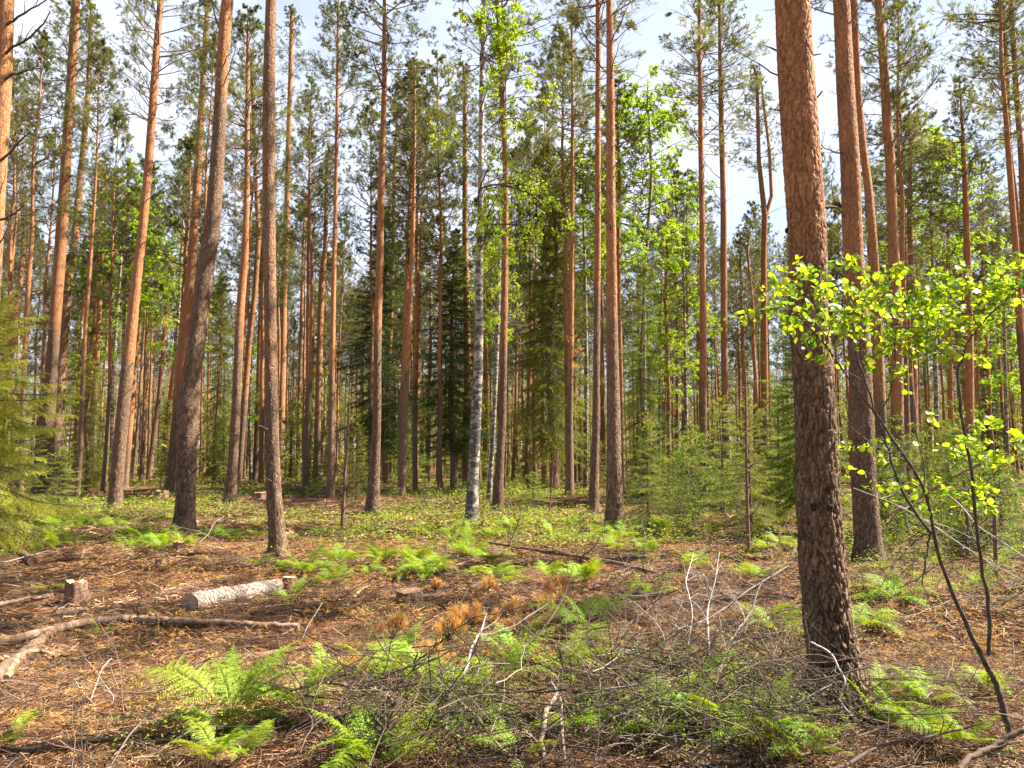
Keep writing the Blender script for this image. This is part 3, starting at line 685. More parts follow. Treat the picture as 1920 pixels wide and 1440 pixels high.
NAMED = {}
for i, (key, label, pix, H, trans, det, op) in enumerate(PINES):
    g = np.random.default_rng(500 + i)
    base, pts, rad = measured(pix)
    root = empty('pine_tree', base)
    tag(root, label, 'pine tree')
    NAMED[key] = root
    # carry the trunk up beyond what was measured
    zt = pts[-1][2]; sl = (pts[-1][0] - pts[-3][0]) / max(pts[-1][2] - pts[-3][2], .1)
    H = max(H, zt + 1.0)
    tpts = list(pts); trad = list(rad)
    for k in range(1, 5):
        z = zt + (H - zt) * k / 4
        tpts.append((tpts[-1][0] + sl * .5 * (H - zt) / 4 + g.normal(0, .05), 0, z)); trad.append(rad[-1] * (1 - .85 * k / 4))
    # gentle depth wander so trunks are not planar
    yw = g.normal(0, .10, len(tpts)).cumsum() * .5
    tpts = [(p[0], float(yw[j] * min(1, p[2] / 6)), p[2]) for j, p in enumerate(tpts)]
    mb = MB()
    trunk_mesh(mb, tpts, trad, det, trans, 40 + i, op.get('flare', .3), up_soft=1.6)
    if 'up' in op:
        mb.up = [np.minimum(a, op['up'] + .0 * a) for a in mb.up]
    mb.build('trunk', M['bark'], root)
    if 'fork' in op:
        fp = [P(px, py, base[1]) for px, py, w in op['fork']]; fr = [w / 2 / F * base[1] for *_, w in op['fork']]
        fp = np.array([[p[0] - base[0], float(yw[5]) * .9, p[2] - base[2]] for p in fp]); top = fp[-1] + np.array([-.2, 0, 2.5])
        mb = MB(); tubes(mb, np.vstack([fp, top])[None], np.array(fr + [.02])[None], 10, up=np.ones((1, len(fr) + 1)))
        mb.build('forked_stem', M['bark'], root)
    hc = H - g.uniform(6.8, 8.6) if H > 16 else H * .5
    c = int(g.integers(5))
    add_crown(root, g, tpts, H, hc, c, g.uniform(.9, 1.15))
    nd = op.get('dead', 8 if det == 0 else 9)
    lo = 3.0 if base[1] > 12 else 4.5
    deads(root, g, tpts, trad, int(nd * 1.7), lo if base[1] > 20 else lo + .5, hc + 1.5, .95)
    deads(root, g, tpts, trad, 5, 1.2, lo + 1, .35)

def t0_limbs():
    root = NAMED['T0']; Y = root.location.y; b = np.array(root.location); g = np.random.default_rng(4)
    for k, pix in enumerate([[(0, 55), (22, 40), (50, 22), (95, -6)], [(-4, 118), (20, 90), (55, 72), (75, 50), (95, 22)], [(-8, 158), (20, 142), (45, 133), (78, 127)], [(-15, 312), (10, 296), (40, 262), (60, 246)], [(-20, 415), (5, 412), (25, 402), (45, 385)]]):
        pts = np.array([P(a, c, Y - .1 * q) for q, (a, c) in enumerate(pix)]) - b
        t = np.linspace(0, 1, 12); s_ = np.linspace(0, 1, len(pts)); A = np.stack([np.interp(t, s_, pts[:, q]) for q in range(3)], -1) + g.normal(0, .008, (12, 3))
        R = np.linspace(.032, .010, 12)
        mb = MB(); tubes(mb, A[None], R[None], 7, .12)
        C, Rc = grow(g, A[None], R[None], 5, .3, 1, .35, .7, .15, .03, 6, rr=.5); tubes(mb, C, Rc, 4, .12)
        mb.build('dead_branch', M['dark'], root)
t0_limbs()
# knots and snapped stubs on the thickest pine
def h1_detail():
    root = NAMED['H1']; b = root.location
    g = np.random.default_rng(9)
    mb = MB()
    n = 14; r = np.linspace(0, 1, 6); th = np.arange(n) * 2 * np.pi / n
    V = np.array([[rr * math.cos(t) * .75 * (1 + .15 * math.sin(3 * t)), -.42 * (1 - rr ** 3) - .05 + .25 * (rr < .3), rr * math.sin(t)] for rr in r for t in th])
    f = [[i * n + k, i * n + (k + 1) % n, (i + 1) * n + (k + 1) % n, (i + 1) * n + k] for i in range(5) for k in range(n)]
    mb.add(V, f); me = mb.mesh('knot', M['knot'])
    for (kx, ky, s, w) in [(1499, 93, 9, 67), (1478, 203, 8, 67), (1508, 316, 11, 67), (1480, 327, 7, 67), (1527, 436, 8, 68), (1471, 436, 6, 68), (1500, 443, 8, 68), (1512, 948, 9, 79), (1540, 950, 9, 79), (1530, 1230, 8, 95)]:
        p = Vector(P(kx, ky, b.y)) - b
        # centre line x at this height
        a, bb, c = ray(kx, ky); zs = P(kx, ky, b.y)[2]
        pixs = PINES[0][2]; cx = np.interp(-ky, [-q[1] for q in pixs], [q[0] for q in pixs])
        off = (kx - cx) / (w / 2); off = max(-.95, min(.95, off)); R = w / 2 / F * b.y
        ang = math.asin(off)
        o = link('knot', me, root, (p.x, -R * math.cos(ang) * 1.0 - .004, p.z), (0, 0, ang), s / F * b.y)
    for (kx, ky, dx, L) in [(1446, 98, -1, .06), (1518, 107, 1, .07), (1519, 200, 1, .11), (1455, 210, -1, .05)]:
        p = Vector(P(kx, ky, b.y)) - b
        link('branch_stub', STUBS[abs(ky) % 5], root, (p.x - dx * .03, -.02, p.z), (0, -.45 if L > .1 else 0, 0 if dx > 0 else math.pi), L + .03)
h1_detail()

# ------------------------------------------------------------------ background pines (copied)
def bg_proto(k):
    g = np.random.default_rng(900 + k); H = 19.0
    root = empty('pine_tree', (0, -200, 0))
    zz = np.linspace(0, H, 12)
    pts = np.stack([np.cumsum(g.normal(0, .05, 12)), np.cumsum(g.normal(0, .05, 12)), zz], -1); pts[:, :2] -= pts[0, :2]
    rad = np.interp(zz, [0, 1, 10, H], [.135, .12, .085, .015])
    mb = MB(); trunk_mesh(mb, pts, rad, 0, g.uniform(3.5, 6), 60 + k, .2)
    n = 44; z = g.uniform(3.0, 11.5, n); az = g.uniform(0, 6.28, n); L = g.uniform(.4, 1.0, n) + .5 * (z > 8)
    d = np.stack([np.cos(az), np.sin(az), g.uniform(-.1, .6, n)], -1); p = [np.stack([np.interp(z, zz, pts[:, 0]), np.interp(z, zz, pts[:, 1]), z], -1)]
    for q in range(4):
        d = nrm(d + g.normal(0, .15, (n, 3))); p.append(p[-1] + d * (L / 4)[:, None])
    A = np.stack(p, 1); R = np.full((n, 1), .013) * np.linspace(1, .35, 5)
    tubes(mb, A, R, 3, .4, mat=1)
    C, Rc = grow(g, A, R, 4, .3, 1, .4, .8, .15, .05, 3); tubes(mb, C, Rc, 3, .4, mat=1)
    mb.build('trunk', [M['bark'], M['dark']], root)
    add_crown(root, g, pts, H, H - [8.5, 10.5, 7.5, 12.0, 9.5, 8.0][k], k % 5)
    return root
BGP = [bg_proto(k) for k in range(6)]
def copy_tree(o, loc, rz, sc):
    c = o.copy(); COL.objects.link(c); c.location = loc; c.rotation_euler = (0, 0, rz); c.scale = sc
    for ch in o.children:
        d = ch.copy(); COL.objects.link(d); d.parent = c
    return c

FAR_LABEL = 'slender pine far back in the dense stand of thin trunks'
taken = [tuple(NAMED[k].location[:2]) for k in NAMED]
LEAFY = [tuple(at(a_, b_)[:2]) for a_, b_ in ((1206, 925), (227, 917), (323, 913), (1757, 920), (1690, 916), (1290, 914), (1235, 912))]
ux_, uy_ = math.sin(SUN_AZ), math.cos(SUN_AZ)
REL = {'pine': [], 'spruce': [], 'fern': [], 'bush': [], 'midfern': []}
g = np.random.default_rng(21)
bgpos = []
tries = 0
while len(bgpos) < 238 and tries < 20000:
    tries += 1
    r = math.sqrt(g.uniform(33 ** 2, 88 ** 2)); a = g.uniform(-.63, .63)
    x, y = r * math.sin(a), r * math.cos(a)
    if any((x - u) ** 2 + (y - v) ** 2 < 3.2 for u, v in taken): continue
    # open corridors towards the sun beside the leafy crowns
    if any(0 < (x - bx) * ux_ + (y - by) * uy_ < 16 and abs((x - bx) * uy_ - (y - by) * ux_) < 3.0 for bx, by in LEAFY): continue
    taken.append((x, y)); bgpos.append((x, y))
for i, (x, y) in enumerate(bgpos):
    k = i % 6; loc = (x, y, float(gnd(x, y)))
    s = g.uniform(.62, 1.1) if i % 3 == 0 else g.uniform(.9, 1.2); w = s * g.uniform(.7, 1.15)
    if i < 6: o = BGP[k]; o.location = loc; o.rotation_euler = (0, 0, g.uniform(0, 6.28)); o.scale = (w, w, s)
    else: o = copy_tree(BGP[k], loc, g.uniform(0, 6.28), (w, w, s))
    o.rotation_euler = (g.normal(0, .015), g.normal(0, .015), g.uniform(0, 6.28))
    tag(o, FAR_LABEL, 'pine tree', 'far pines of the dense stand'); REL['pine'].append(o)
# pines standing just outside the frame, whose shade falls into it
for n_, (x, y, s, lab) in enumerate([(9.5, 9.7, 1.0, 'just right of the view, level with the fallen log'), (21, 17, 1.0, 'right of the view, beyond the wavy pine'), (-11, 12, .9, 'left of the view, behind the yellowish spruce'), (25, 27, 1, 'far right of the view'), (-21, 25, 1, 'far left of the view')]):
    o = copy_tree(BGP[int(g.integers(6))], (x, y, float(gnd(x, y))), g.uniform(0, 6.28), (.8, .8, s))
    tag(o, 'unseen pine standing ' + lab, 'pine tree', 'pines outside the view')

# ------------------------------------------------------------------ far wood: one mass
def far_forest():
    g = np.random.default_rng(31); mb = MB()
    n = 1800
    r = np.sqrt(g.uniform(80 ** 2, 230 ** 2, n)); a = g.uniform(-.8, .8, n)
    x = r * np.sin(a); y = r * np.cos(a); z0 = gnd(x, y); H = g.uniform(14, 20, n)
    q = np.linspace(0, 1, 5)
    A = np.stack([x[:, None] + g.normal(0, .08, (n, 5)), y[:, None] + 0 * q, z0[:, None] + H[:, None] * q], -1)
    tubes(mb, A, .11 * np.linspace(1, .2, 5)[None] * g.uniform(.7, 1.3, (n, 1)), 4, .5, up=np.clip(np.broadcast_to(q * 3, (n, 5)), .01, 1))
    k = 260
    u = g.uniform(.35, 1, (n, k)); th = g.uniform(0, 6.28, (n, k)); rr = 1.9 * np.interp(u, [.35, .6, .8, 1], [.5, 1, .8, .1]) * np.sqrt(g.uniform(0, 1, (n, k)))
    c = np.stack([x[:, None] + rr * np.cos(th), y[:, None] + rr * np.sin(th), z0[:, None] + H[:, None] * u], -1).reshape(-1, 3)
    needles(mb, g, c, c + g.normal(0, .15, c.shape), 1, .42, .06, .9, .5, .6, 1, kmin=3, vj=.2)
    # low spruce and shrub growth under the far trees
    m = 60000
    r = np.sqrt(g.uniform(48 ** 2, 200 ** 2, m)); a = g.uniform(-.75, .75, m)
    dn = np.sin(r * .31 + a * 25) + np.sin(a * 61 + r * .11) + g.normal(0, .6, m); r = r[dn > .1]; a = a[dn > .1]
    x = r * np.sin(a); y = r * np.cos(a); h = g.uniform(.1, 1, len(x)) ** 1.3 * 5.5
    c = np.stack([x, y, gnd(x, y) + h], -1)
    needles(mb, g, c, c + g.normal(0, .2, c.shape), 1, .36, .085, .9, .3, g.uniform(.25, .95, len(c)), 2, kmin=9, vj=.15)
    tag(mb.build('far_wood', [M['bark'], M['pneedle'], M['lneedle']]), 'far-off wood of pines and low growth closing the view', 'forest', kind='stuff')
far_forest()

# ------------------------------------------------------------------ spruces
def place_spruce(meshes, pxy, H0, H, half, half0, label, name='spruce_tree', rz=0, loc=None, group=None, cat='spruce tree'):
    loc = loc if loc is not None else at(*pxy)
    root = empty(name, loc, rz, (half / half0, half / half0, H / H0)); tag(root, label, cat, group)
    link('trunk', meshes[0], root); link('crown', meshes[1], root)
    return root
SP_BIG = [spruce_mesh(11, 15, 2.1, .16, .30, 7, 16, 1.1, .07, .014, 55, .7, .12, sub=True), spruce_mesh(12, 15, 2.3, .14, .32, 7, 16, 1.3, .075, .014, 55, .6, .18, 'lneedle', sub=True)]
SP_PALE = spruce_mesh(13, 10, 1.8, .05, .26, 6, 14, 1.2, .055, .010, 60, .6, .25, 'lneedle', sub=True)
SP_Y = [spruce_mesh(14, 3.0, .9, .08, .19, 5, 13, .55, .035, .006, 100, .65, .2, 'lneedle', sub=True), spruce_mesh(15, 3.0, .85, .06, .16, 5, 12, .7, .035, .006, 100, .6, .3, 'lneedle', sub=True)]
SP_NEAR = spruce_mesh(16, 3.7, 1.4, .22, .14, 7, 16, .85, .028, .0048, 230, .5, .03, 'yneedle', sub=True)
def hy(py, Y): return P(960, py, Y)[2]
SPR = [
 (SP_BIG[0], 700, 40, 375, 3.1, 'dark green spruce behind the red-brown pine with bare spread limbs', 15, 2.1, 0.3),
 (SP_BIG[0], 852, 38, 425, 2.7, 'dark spruce whose flat boughs reach out left of the birch', 15, 2.1, 2.3),
 (SP_BIG[1], 1040, 36, 262, 3.0, 'tall drooping spruce, largest of the spruces, right of the birch', 15, 2.3, 1.0),
 (SP_PALE, 1207, 27, 470, 1.7, 'pale green weeping spruce right of the thick central-right pine', 10, 1.8, .4),
 (SP_PALE, 402, 46, 510, 1.7, 'bright green spruce rising behind the burled grey pine', 10, 1.8, 1.9),
 (SP_BIG[1], 1508, 15.5, 560, 1.15, 'dark green spruce tucked behind the thickest foreground pine', 15, 2.3, 2.0),
 (SP_Y[0], 1405, 13.8, 745, .85, 'young spruce with a thin bare lower stem left of the thickest pine', 3, .9, 0),
 (SP_Y[1], 1300, 19, 800, .95, 'bushy light green young spruce below the tall straight pine', 3, .85, 1),
 (SP_Y[0], 1352, 21, 745, 1.15, 'taller young spruce between the near-parallel pair of pines', 3, .9, 2),
 (SP_Y[1], 1455, 17.5, 730, 1.0, 'dark young spruce nestled against the left of the thickest pine', 3, .85, 3),
 (SP_Y[1], 668, 27, 785, .85, 'small light green spruce left of the red-brown pine', 3, .85, 3),
 (SP_Y[0], 1000, 22, 885, .75, 'knee-high bushy spruce on the open floor right of the red pine', 3, .9, 4),
 (SP_BIG[0], 1862, 50, 640, 1.5, 'small dark spruce among the trunks near the right edge', 15, 2.1, 5),
 (SP_Y[0], 1700, 17, 815, .8, 'light green young spruce behind the leaning tan pole', 3, .9, 1),
 (SP_Y[1], 1868, 13, 880, .7, 'low young spruce on the right behind the forked sapling', 3, .85, 2),
 (SP_Y[0], 1795, 20, 850, .9, 'young spruce half shaded below the bright orange pine', 3, .9, 5),
 (SP_Y[1], 115, 22, 840, 1.0, 'feathery young spruce at the foot of the dark-barked pine', 3, .85, 5.5),
 (SP_Y[0], 40, 13.5, 800, 1.1, 'light green young spruce behind the yellowish spruce at the left edge', 3, .9, .5),
]
for me, px, Y, topy, half, lab, H0, h0, rz in SPR:
    x = P(px, HORIZ, Y)[0]; z = float(gnd(x, Y)); H = hy(topy, Y) - z
    place_spruce(me, None, H0, H, half, h0, lab, rz=rz, loc=(x, Y, z))
x = P(-50, 900, 9.6)[0]
place_spruce(SP_NEAR, None, 3.7, 3.7, 1.4, 1.4, 'yellowish green spruce nearest the camera at the left edge', rz=.8, loc=(x, 9.6, float(gnd(x, 9.6))))
g = np.random.default_rng(77)
for i in range(84):
    r = g.uniform(26, 80); a = g.uniform(-.62, .62)
    if r < 38 and abs(a + .12) < .3: r += 22
    x, y = r * math.sin(a), r * math.cos(a); H = g.uniform(2, 6.5) if r > 40 else g.uniform(1.2, 3)
    if i >= 60:
        q = at(g.uniform(1190, 1480) if i % 2 else g.uniform(1650, 1915), g.uniform(915, 1000)); x, y = q[0], q[1]; H = g.uniform(.9, 2.6)
        if any((x - NAMED[k].location.x) ** 2 + (y - NAMED[k].location.y) ** 2 < .5 for k in NAMED): continue
    spm = SP_PALE if H > 4.2 else SP_Y[i % 2]; H0, h0 = (10, 1.8) if spm is SP_PALE else (3, .88)
    o = place_spruce(spm, None, H0, H, H * .3, h0, 'young light green spruce growing among the far pine trunks', rz=g.uniform(0, 6), loc=(x, y, float(gnd(x, y))), group='young spruces among the far trunks'); REL['spruce'].append(o)

# ------------------------------------------------------------------ birches
def birch_crown(seed, H, Rm, nb=34, leafn=26, zb=0.0, size=.06, lean=(0, 0), mat='bleaf'):
    g = np.random.default_rng(seed); br = MB()
    m = 7; z = np.sort(g.uniform(zb, 1, nb)) * H; u = (z - zb * H) / (H - zb * H)
    az = np.arange(nb) * 2.4 + g.normal(0, .4, nb); el = g.uniform(.3, .8, nb)
    d = np.stack([np.cos(az) * np.cos(el), np.sin(az) * np.cos(el), np.sin(el)], -1)
    d[:, 0] += lean[0]; d[:, 1] += lean[1]; d = nrm(d)
    L = Rm * np.interp(u, [0, .3, 1], [.8, 1.1, .4]) * g.uniform(.6, 1.2, nb)
    pl = [np.stack([0 * z, 0 * z, z], -1)]
    for q in range(m - 1):
        d = nrm(d + g.normal(0, .12, (nb, 3)) + np.array([0, 0, -.10])); pl.append(pl[-1] + d * (L / (m - 1))[:, None])
    A = np.stack(pl, 1); R = (.006 + .008 * L)[:, None] * np.linspace(1, .2, m)
    tubes(br, A, R, 4, .2, mat=0)
    C, Rc = grow(g, A, R, 9, .25, 1, .45, .7, .14, -.12, 5); tubes(br, C, Rc, 3, .2, mat=0)
    C2, R2 = grow(g, C, Rc, 4, .3, 1, .5, .7, .15, -.2, 4); tubes(br, C2, R2, 3, .2, mat=0)
    cl = np.repeat(np.clip(g.normal(.5, .2, nb), 0, 1), 36)
    k = leafn // 3
    idx = np.repeat(np.arange(len(C2)), k); N = len(idx)
    t = g.uniform(.1, 1, N)[:, None]; s3 = g.integers(0, 3, N)
    pos = C2[idx, s3] * (1 - t) + C2[idx, s3 + 1] * t + g.normal(0, .02, (N, 3))
    dd = nrm(g.normal(0, .6, (N, 3)) + np.array([0, 0, -.5])); nn = nrm(g.normal(size=(N, 3)) + np.array([0, 0, .6]))
    leaves(br, g, pos, dd, nn, size * g.uniform(.7, 1.2, N), size * .8 * g.uniform(.7, 1.2, N), cl[idx] + g.normal(0, .15, N), 1)
    return br.mesh('crown', [M['dark'], M[mat]])
def birch(pix, label, H, det, crowns, barkmat='birch', seed=0, upv=None):
    base, pts, rad = measured(pix); g = np.random.default_rng(seed)
    root = empty('birch_tree', base); tag(root, label, 'birch tree')
    zt = pts[-1][2]; H = max(H, zt + .6)
    for k in range(1, 4):
        pts.append((pts[-1][0] + g.normal(0, .05), 0, zt + (H - zt) * k / 3)); rad.append(rad[len(rad) - 1] * .6)
    mb = MB(); trunk_mesh(mb, pts, rad, det, 5, seed + 3, .2, up_soft=3, relief=.5); mb.crk = [a * 0 for a in mb.crk]
    mb.build('trunk', M[barkmat], root)
    for me, h, sc in crowns:
        zs = [p[2] for p in pts]
        link('crown', me, root, (np.interp(h, zs, [p[0] for p in pts]), 0, h), (0, 0, 0 if len(crowns) > 1 else g.uniform(0, 6)), sc)
    return root
BC1 = birch_crown(41, 7.5, 2.1, 34, 26, .0, .062, (.85, -.1))
BC2 = birch_crown(42, 9, 2.5, 90, 54, .0, .062)
BC3 = birch_crown(43, 8, 1.9, 60, 36, .0, .058)
birch([(883,985,27),(887,900,20),(892,797,19),(898,647,16),(898,513,15),(900,450,12),(902,300,10),(903,167,9),(908,0,7)], 'birch with black and white flaking trunk in the centre', 14.5, 1, [(BC1, 5.2, (1, 1, 1))], seed=1)
birch([(916,942,11),(925,813,8),(930,700,8),(935,560,7),(937,440,6)], 'thin pale birch leaning beside the red pine, behind the flaking birch', 12, 0, [(BC3, 6, (.6, .6, .7))], seed=2)
birch([(1206,925,9),(1208,700,7),(1208,520,7),(1212,480,6),(1222,333,6),(1213,167,4)], 'birch with bright green crown behind the thick red-brown pine', 19.5, 0, [(BC2, 10.0, (1.25, 1.25, 1.08))], seed=3)
birch([(227,917,8),(233,547,6),(238,420,5),(240,320,4)], 'deep green leafy tree between the dark-barked and the straight pine', 17.5, 0, [(BC2, 9.5, (1.15, 1.15, .9))], seed=4)
birch([(323,913,8),(332,640,6),(340,480,5),(345,420,4)], 'light green leafy tree behind the orange pine left of the burled trunk', 13.5, 0, [(BC3, 6.5, (1.1, 1.1, .9))], seed=5)
birch([(1757,920,11),(1756,760,9),(1750,560,7),(1746,380,5),(1742,300,4)], 'birch with yellow-green crown high above the sapling on the right', 19, 0, [(BC2, 10, (1.15, 1.15, .95))], seed=6)
birch([(1690,916,8),(1692,700,6),(1695,560,5),(1697,450,4)], 'light green leafy tree behind the tan pine with long dead limbs', 14, 0, [(BC3, 6.5, (1.2, 1.2, .85))], seed=7)
birch([(1290,914,7),(1285,700,6),(1283,560,5),(1280,430,4)], 'fresh green leafy tree left of the tall straight pine', 14, 0, [(BC3, 6, (1.1, 1.1, .95))], seed=8)
birch([(207,911,7),(212,700,6),(222,560,5),(228,480,4)], 'thin white birch stem among the slim pines at left', 12.5, 0, [(BC3, 7, (.7, .7, .6))], seed=9)

birch([(1098,918,9),(1100,700,7),(1097,520,6),(1094,400,5)], 'birch with bright crown just left of the grey-footed pine', 18.5, 0, [(BC2, 10.5, (1.0, 1.0, .85))], seed=16)
birch([(1035,922,8),(1030,700,6),(1025,520,5),(1022,440,4)], 'small leafy birch in front of the tall drooping spruce', 12, 0, [(BC3, 6, (.8, .8, .75))], seed=10)
birch([(1890,912,8),(1885,700,6),(1882,560,5)], 'leafy birch half hidden at the right edge behind the wavy pine', 13, 0, [(BC3, 5, (1, 1, .95))], seed=11)
birch([(470,905,7),(468,700,6),(467,560,5)], 'low leafy birch behind the curved pine', 9, 0, [(BC3, 3.5, (.9, .9, .65))], seed=12)
birch([(1235,912,7),(1238,700,6),(1240,560,5)], 'fresh green birch just right of the pale green weeping spruce', 12, 0, [(BC3, 4.5, (1, 1, .9))], seed=13)
birch([(600,903,7),(602,760,6),(603,600,5)], 'low birch behind the reddish twin-stemmed pine', 8, 0, [(BC3, 3, (.9, .9, .6))], seed=14)
birch([(150,905,7),(152,760,6),(153,600,5)], 'light green birch beyond the small reddish pine at left', 10, 0, [(BC3, 4, (.9, .9, .75))], seed=15)
def bush_mesh(seed, H, Rm, nb, lf, size):
    return birch_crown(seed, H, Rm, nb, lf, .08, size, mat='shrub')
BUSH = [bush_mesh(51, 1.8, .75, 22, 8, .034), bush_mesh(52, 1.4, .8, 20, 9, .030), bush_mesh(53, 2.4, .6, 24, 7, .034)]
g = np.random.default_rng(171)
for i in range(120):
    if i < 34: px = g.uniform(1170, 1490); py = g.uniform(905, 1000)
    elif i < 68: px = g.uniform(1650, 1915); py = g.uniform(905, 1060)
    elif i < 95: px = g.uniform(500, 1200); py = g.uniform(895, 960)
    else: px = g.uniform(20, 1150); py = g.uniform(886, 915)
    q = at(px, py)
    if any((q[0] - NAMED[k].location.x) ** 2 + (q[1] - NAMED[k].location.y) ** 2 < .5 for k in NAMED): continue
    o = empty('leafy_bush', q, g.uniform(0, 6.28), g.uniform(.45, 1.1) if not 68 <= i < 95 else g.uniform(.25, .5)); tag(o, 'bush', 'bush', 'leafy bushes between the trunks'); REL['bush'].append(o)
    link('foliage', BUSH[i % 3], o)
# ------------------------------------------------------------------ ferns
def frond_mesh(seed, L=.75, np_=17, nl=9, arch=1.0, mat='fern'):
    g = np.random.default_rng(seed); mb = MB(); m = 16
    el0 = 1.15; d = el0; x = [0.]; z = [0.]
    for q in range(m - 1):
        e = el0 - arch * 1.45 * (q / (m - 1)) ** 1.2
        x.append(x[-1] + math.cos(e) * L / (m - 1)); z.append(z[-1] + math.sin(e) * L / (m - 1))
    A = np.stack([x, g.normal(0, .004, m).cumsum(), z], -1)
    tubes(mb, A[None], (.0035 * np.linspace(1, .25, m))[None], 4, .6)
    t = np.linspace(.28, .985, np_); ix = t * (m - 1); i0 = ix.astype(int).clip(0, m - 2); fr = (ix - i0)[:, None]
    pos = A[i0] * (1 - fr) + A[i0 + 1] * fr; T = nrm(A[i0 + 1] - A[i0])
    side = np.array([0., 1, 0]); up = np.cross(T, side) * -1; up = np.cross(side, T)
    up = np.where(up[:, 2:3] < 0, -up, up)
    pl = L * g.uniform(.21, .28) * np.interp((t - .28) / .72, [0, .15, .35, 1], [.75, 1, .95, .05]) * g.uniform(.85, 1.1, np_)
    PP = []; DD = []; LL = []; NN = []
    for s in (-1, 1):
        pd = nrm(side * s + T * (.32 + g.normal(0, .09, (np_, 1))) + up * g.normal(-.02, .16, (np_, 1)))
        v = np.linspace(.06, .97, nl)[None, :, None]
        droop = -up[:, None] * (v ** 2) * pl[:, None, None] * .22
        pc = pos[:, None] + pd[:, None] * v * pl[:, None, None] + droop
        ll = pl[:, None] * .22 * (1 - v[..., 0] * .8)
        for s2 in (-1, 1):
            dd = nrm(T[:, None] * s2 * .85 + pd[:, None] * .5 + 0 * pc)
            PP.append(pc.reshape(-1, 3)); DD.append(dd.reshape(-1, 3)); LL.append(ll.reshape(-1)); NN.append((up[:, None] + 0 * pc).reshape(-1, 3))
    PP = np.concatenate(PP); DD = np.concatenate(DD); LL = np.concatenate(LL); NN = np.concatenate(NN)
    NN = nrm(NN + g.normal(0, .18, NN.shape))
    leaves(mb, g, PP, DD, NN, LL, LL * .38 + .002, .55 + g.normal(0, .12, len(PP)), 0, .05)
    return mb.mesh('frond', M[mat], smooth=False)
FRONDS = [frond_mesh(61 + q, .75, 20 + q % 3 * 2, 12, a_) for q, a_ in enumerate([1, .75, 1.25, .5, 1.1, .9, 1.5, .6, 1.3])] + [frond_mesh(79, .7, 20, 11, 1.6, 'brownfern')]
FAR_FR = [frond_mesh(65, .75, 11, 5), frond_mesh(66, .75, 11, 5, .7)]
def fern(pxy, size, label, n=8, seed=0, fr=FRONDS, group=None, loc=None, dirs=None):
    g = np.random.default_rng(seed)
    loc = loc if loc is not None else at(*pxy)
    root = empty('fern', loc, g.uniform(0, 6.28) if dirs is None else 0); tag(root, label, 'fern', group)
    for k in range(n):
        az = k * 2.4 + g.normal(0, .3) if dirs is None else dirs[k][0]
        s = size / .75 * g.uniform(.7, 1.15) if dirs is None else dirs[k][1] / .75
        tilt = g.uniform(-.15, .4) if dirs is None else dirs[k][2]
        link('frond', fr[int(g.integers(len(fr)))], root, (g.normal(0, .02), g.normal(0, .02), -.01), (g.normal(0, .15), tilt, az), s)
    return root
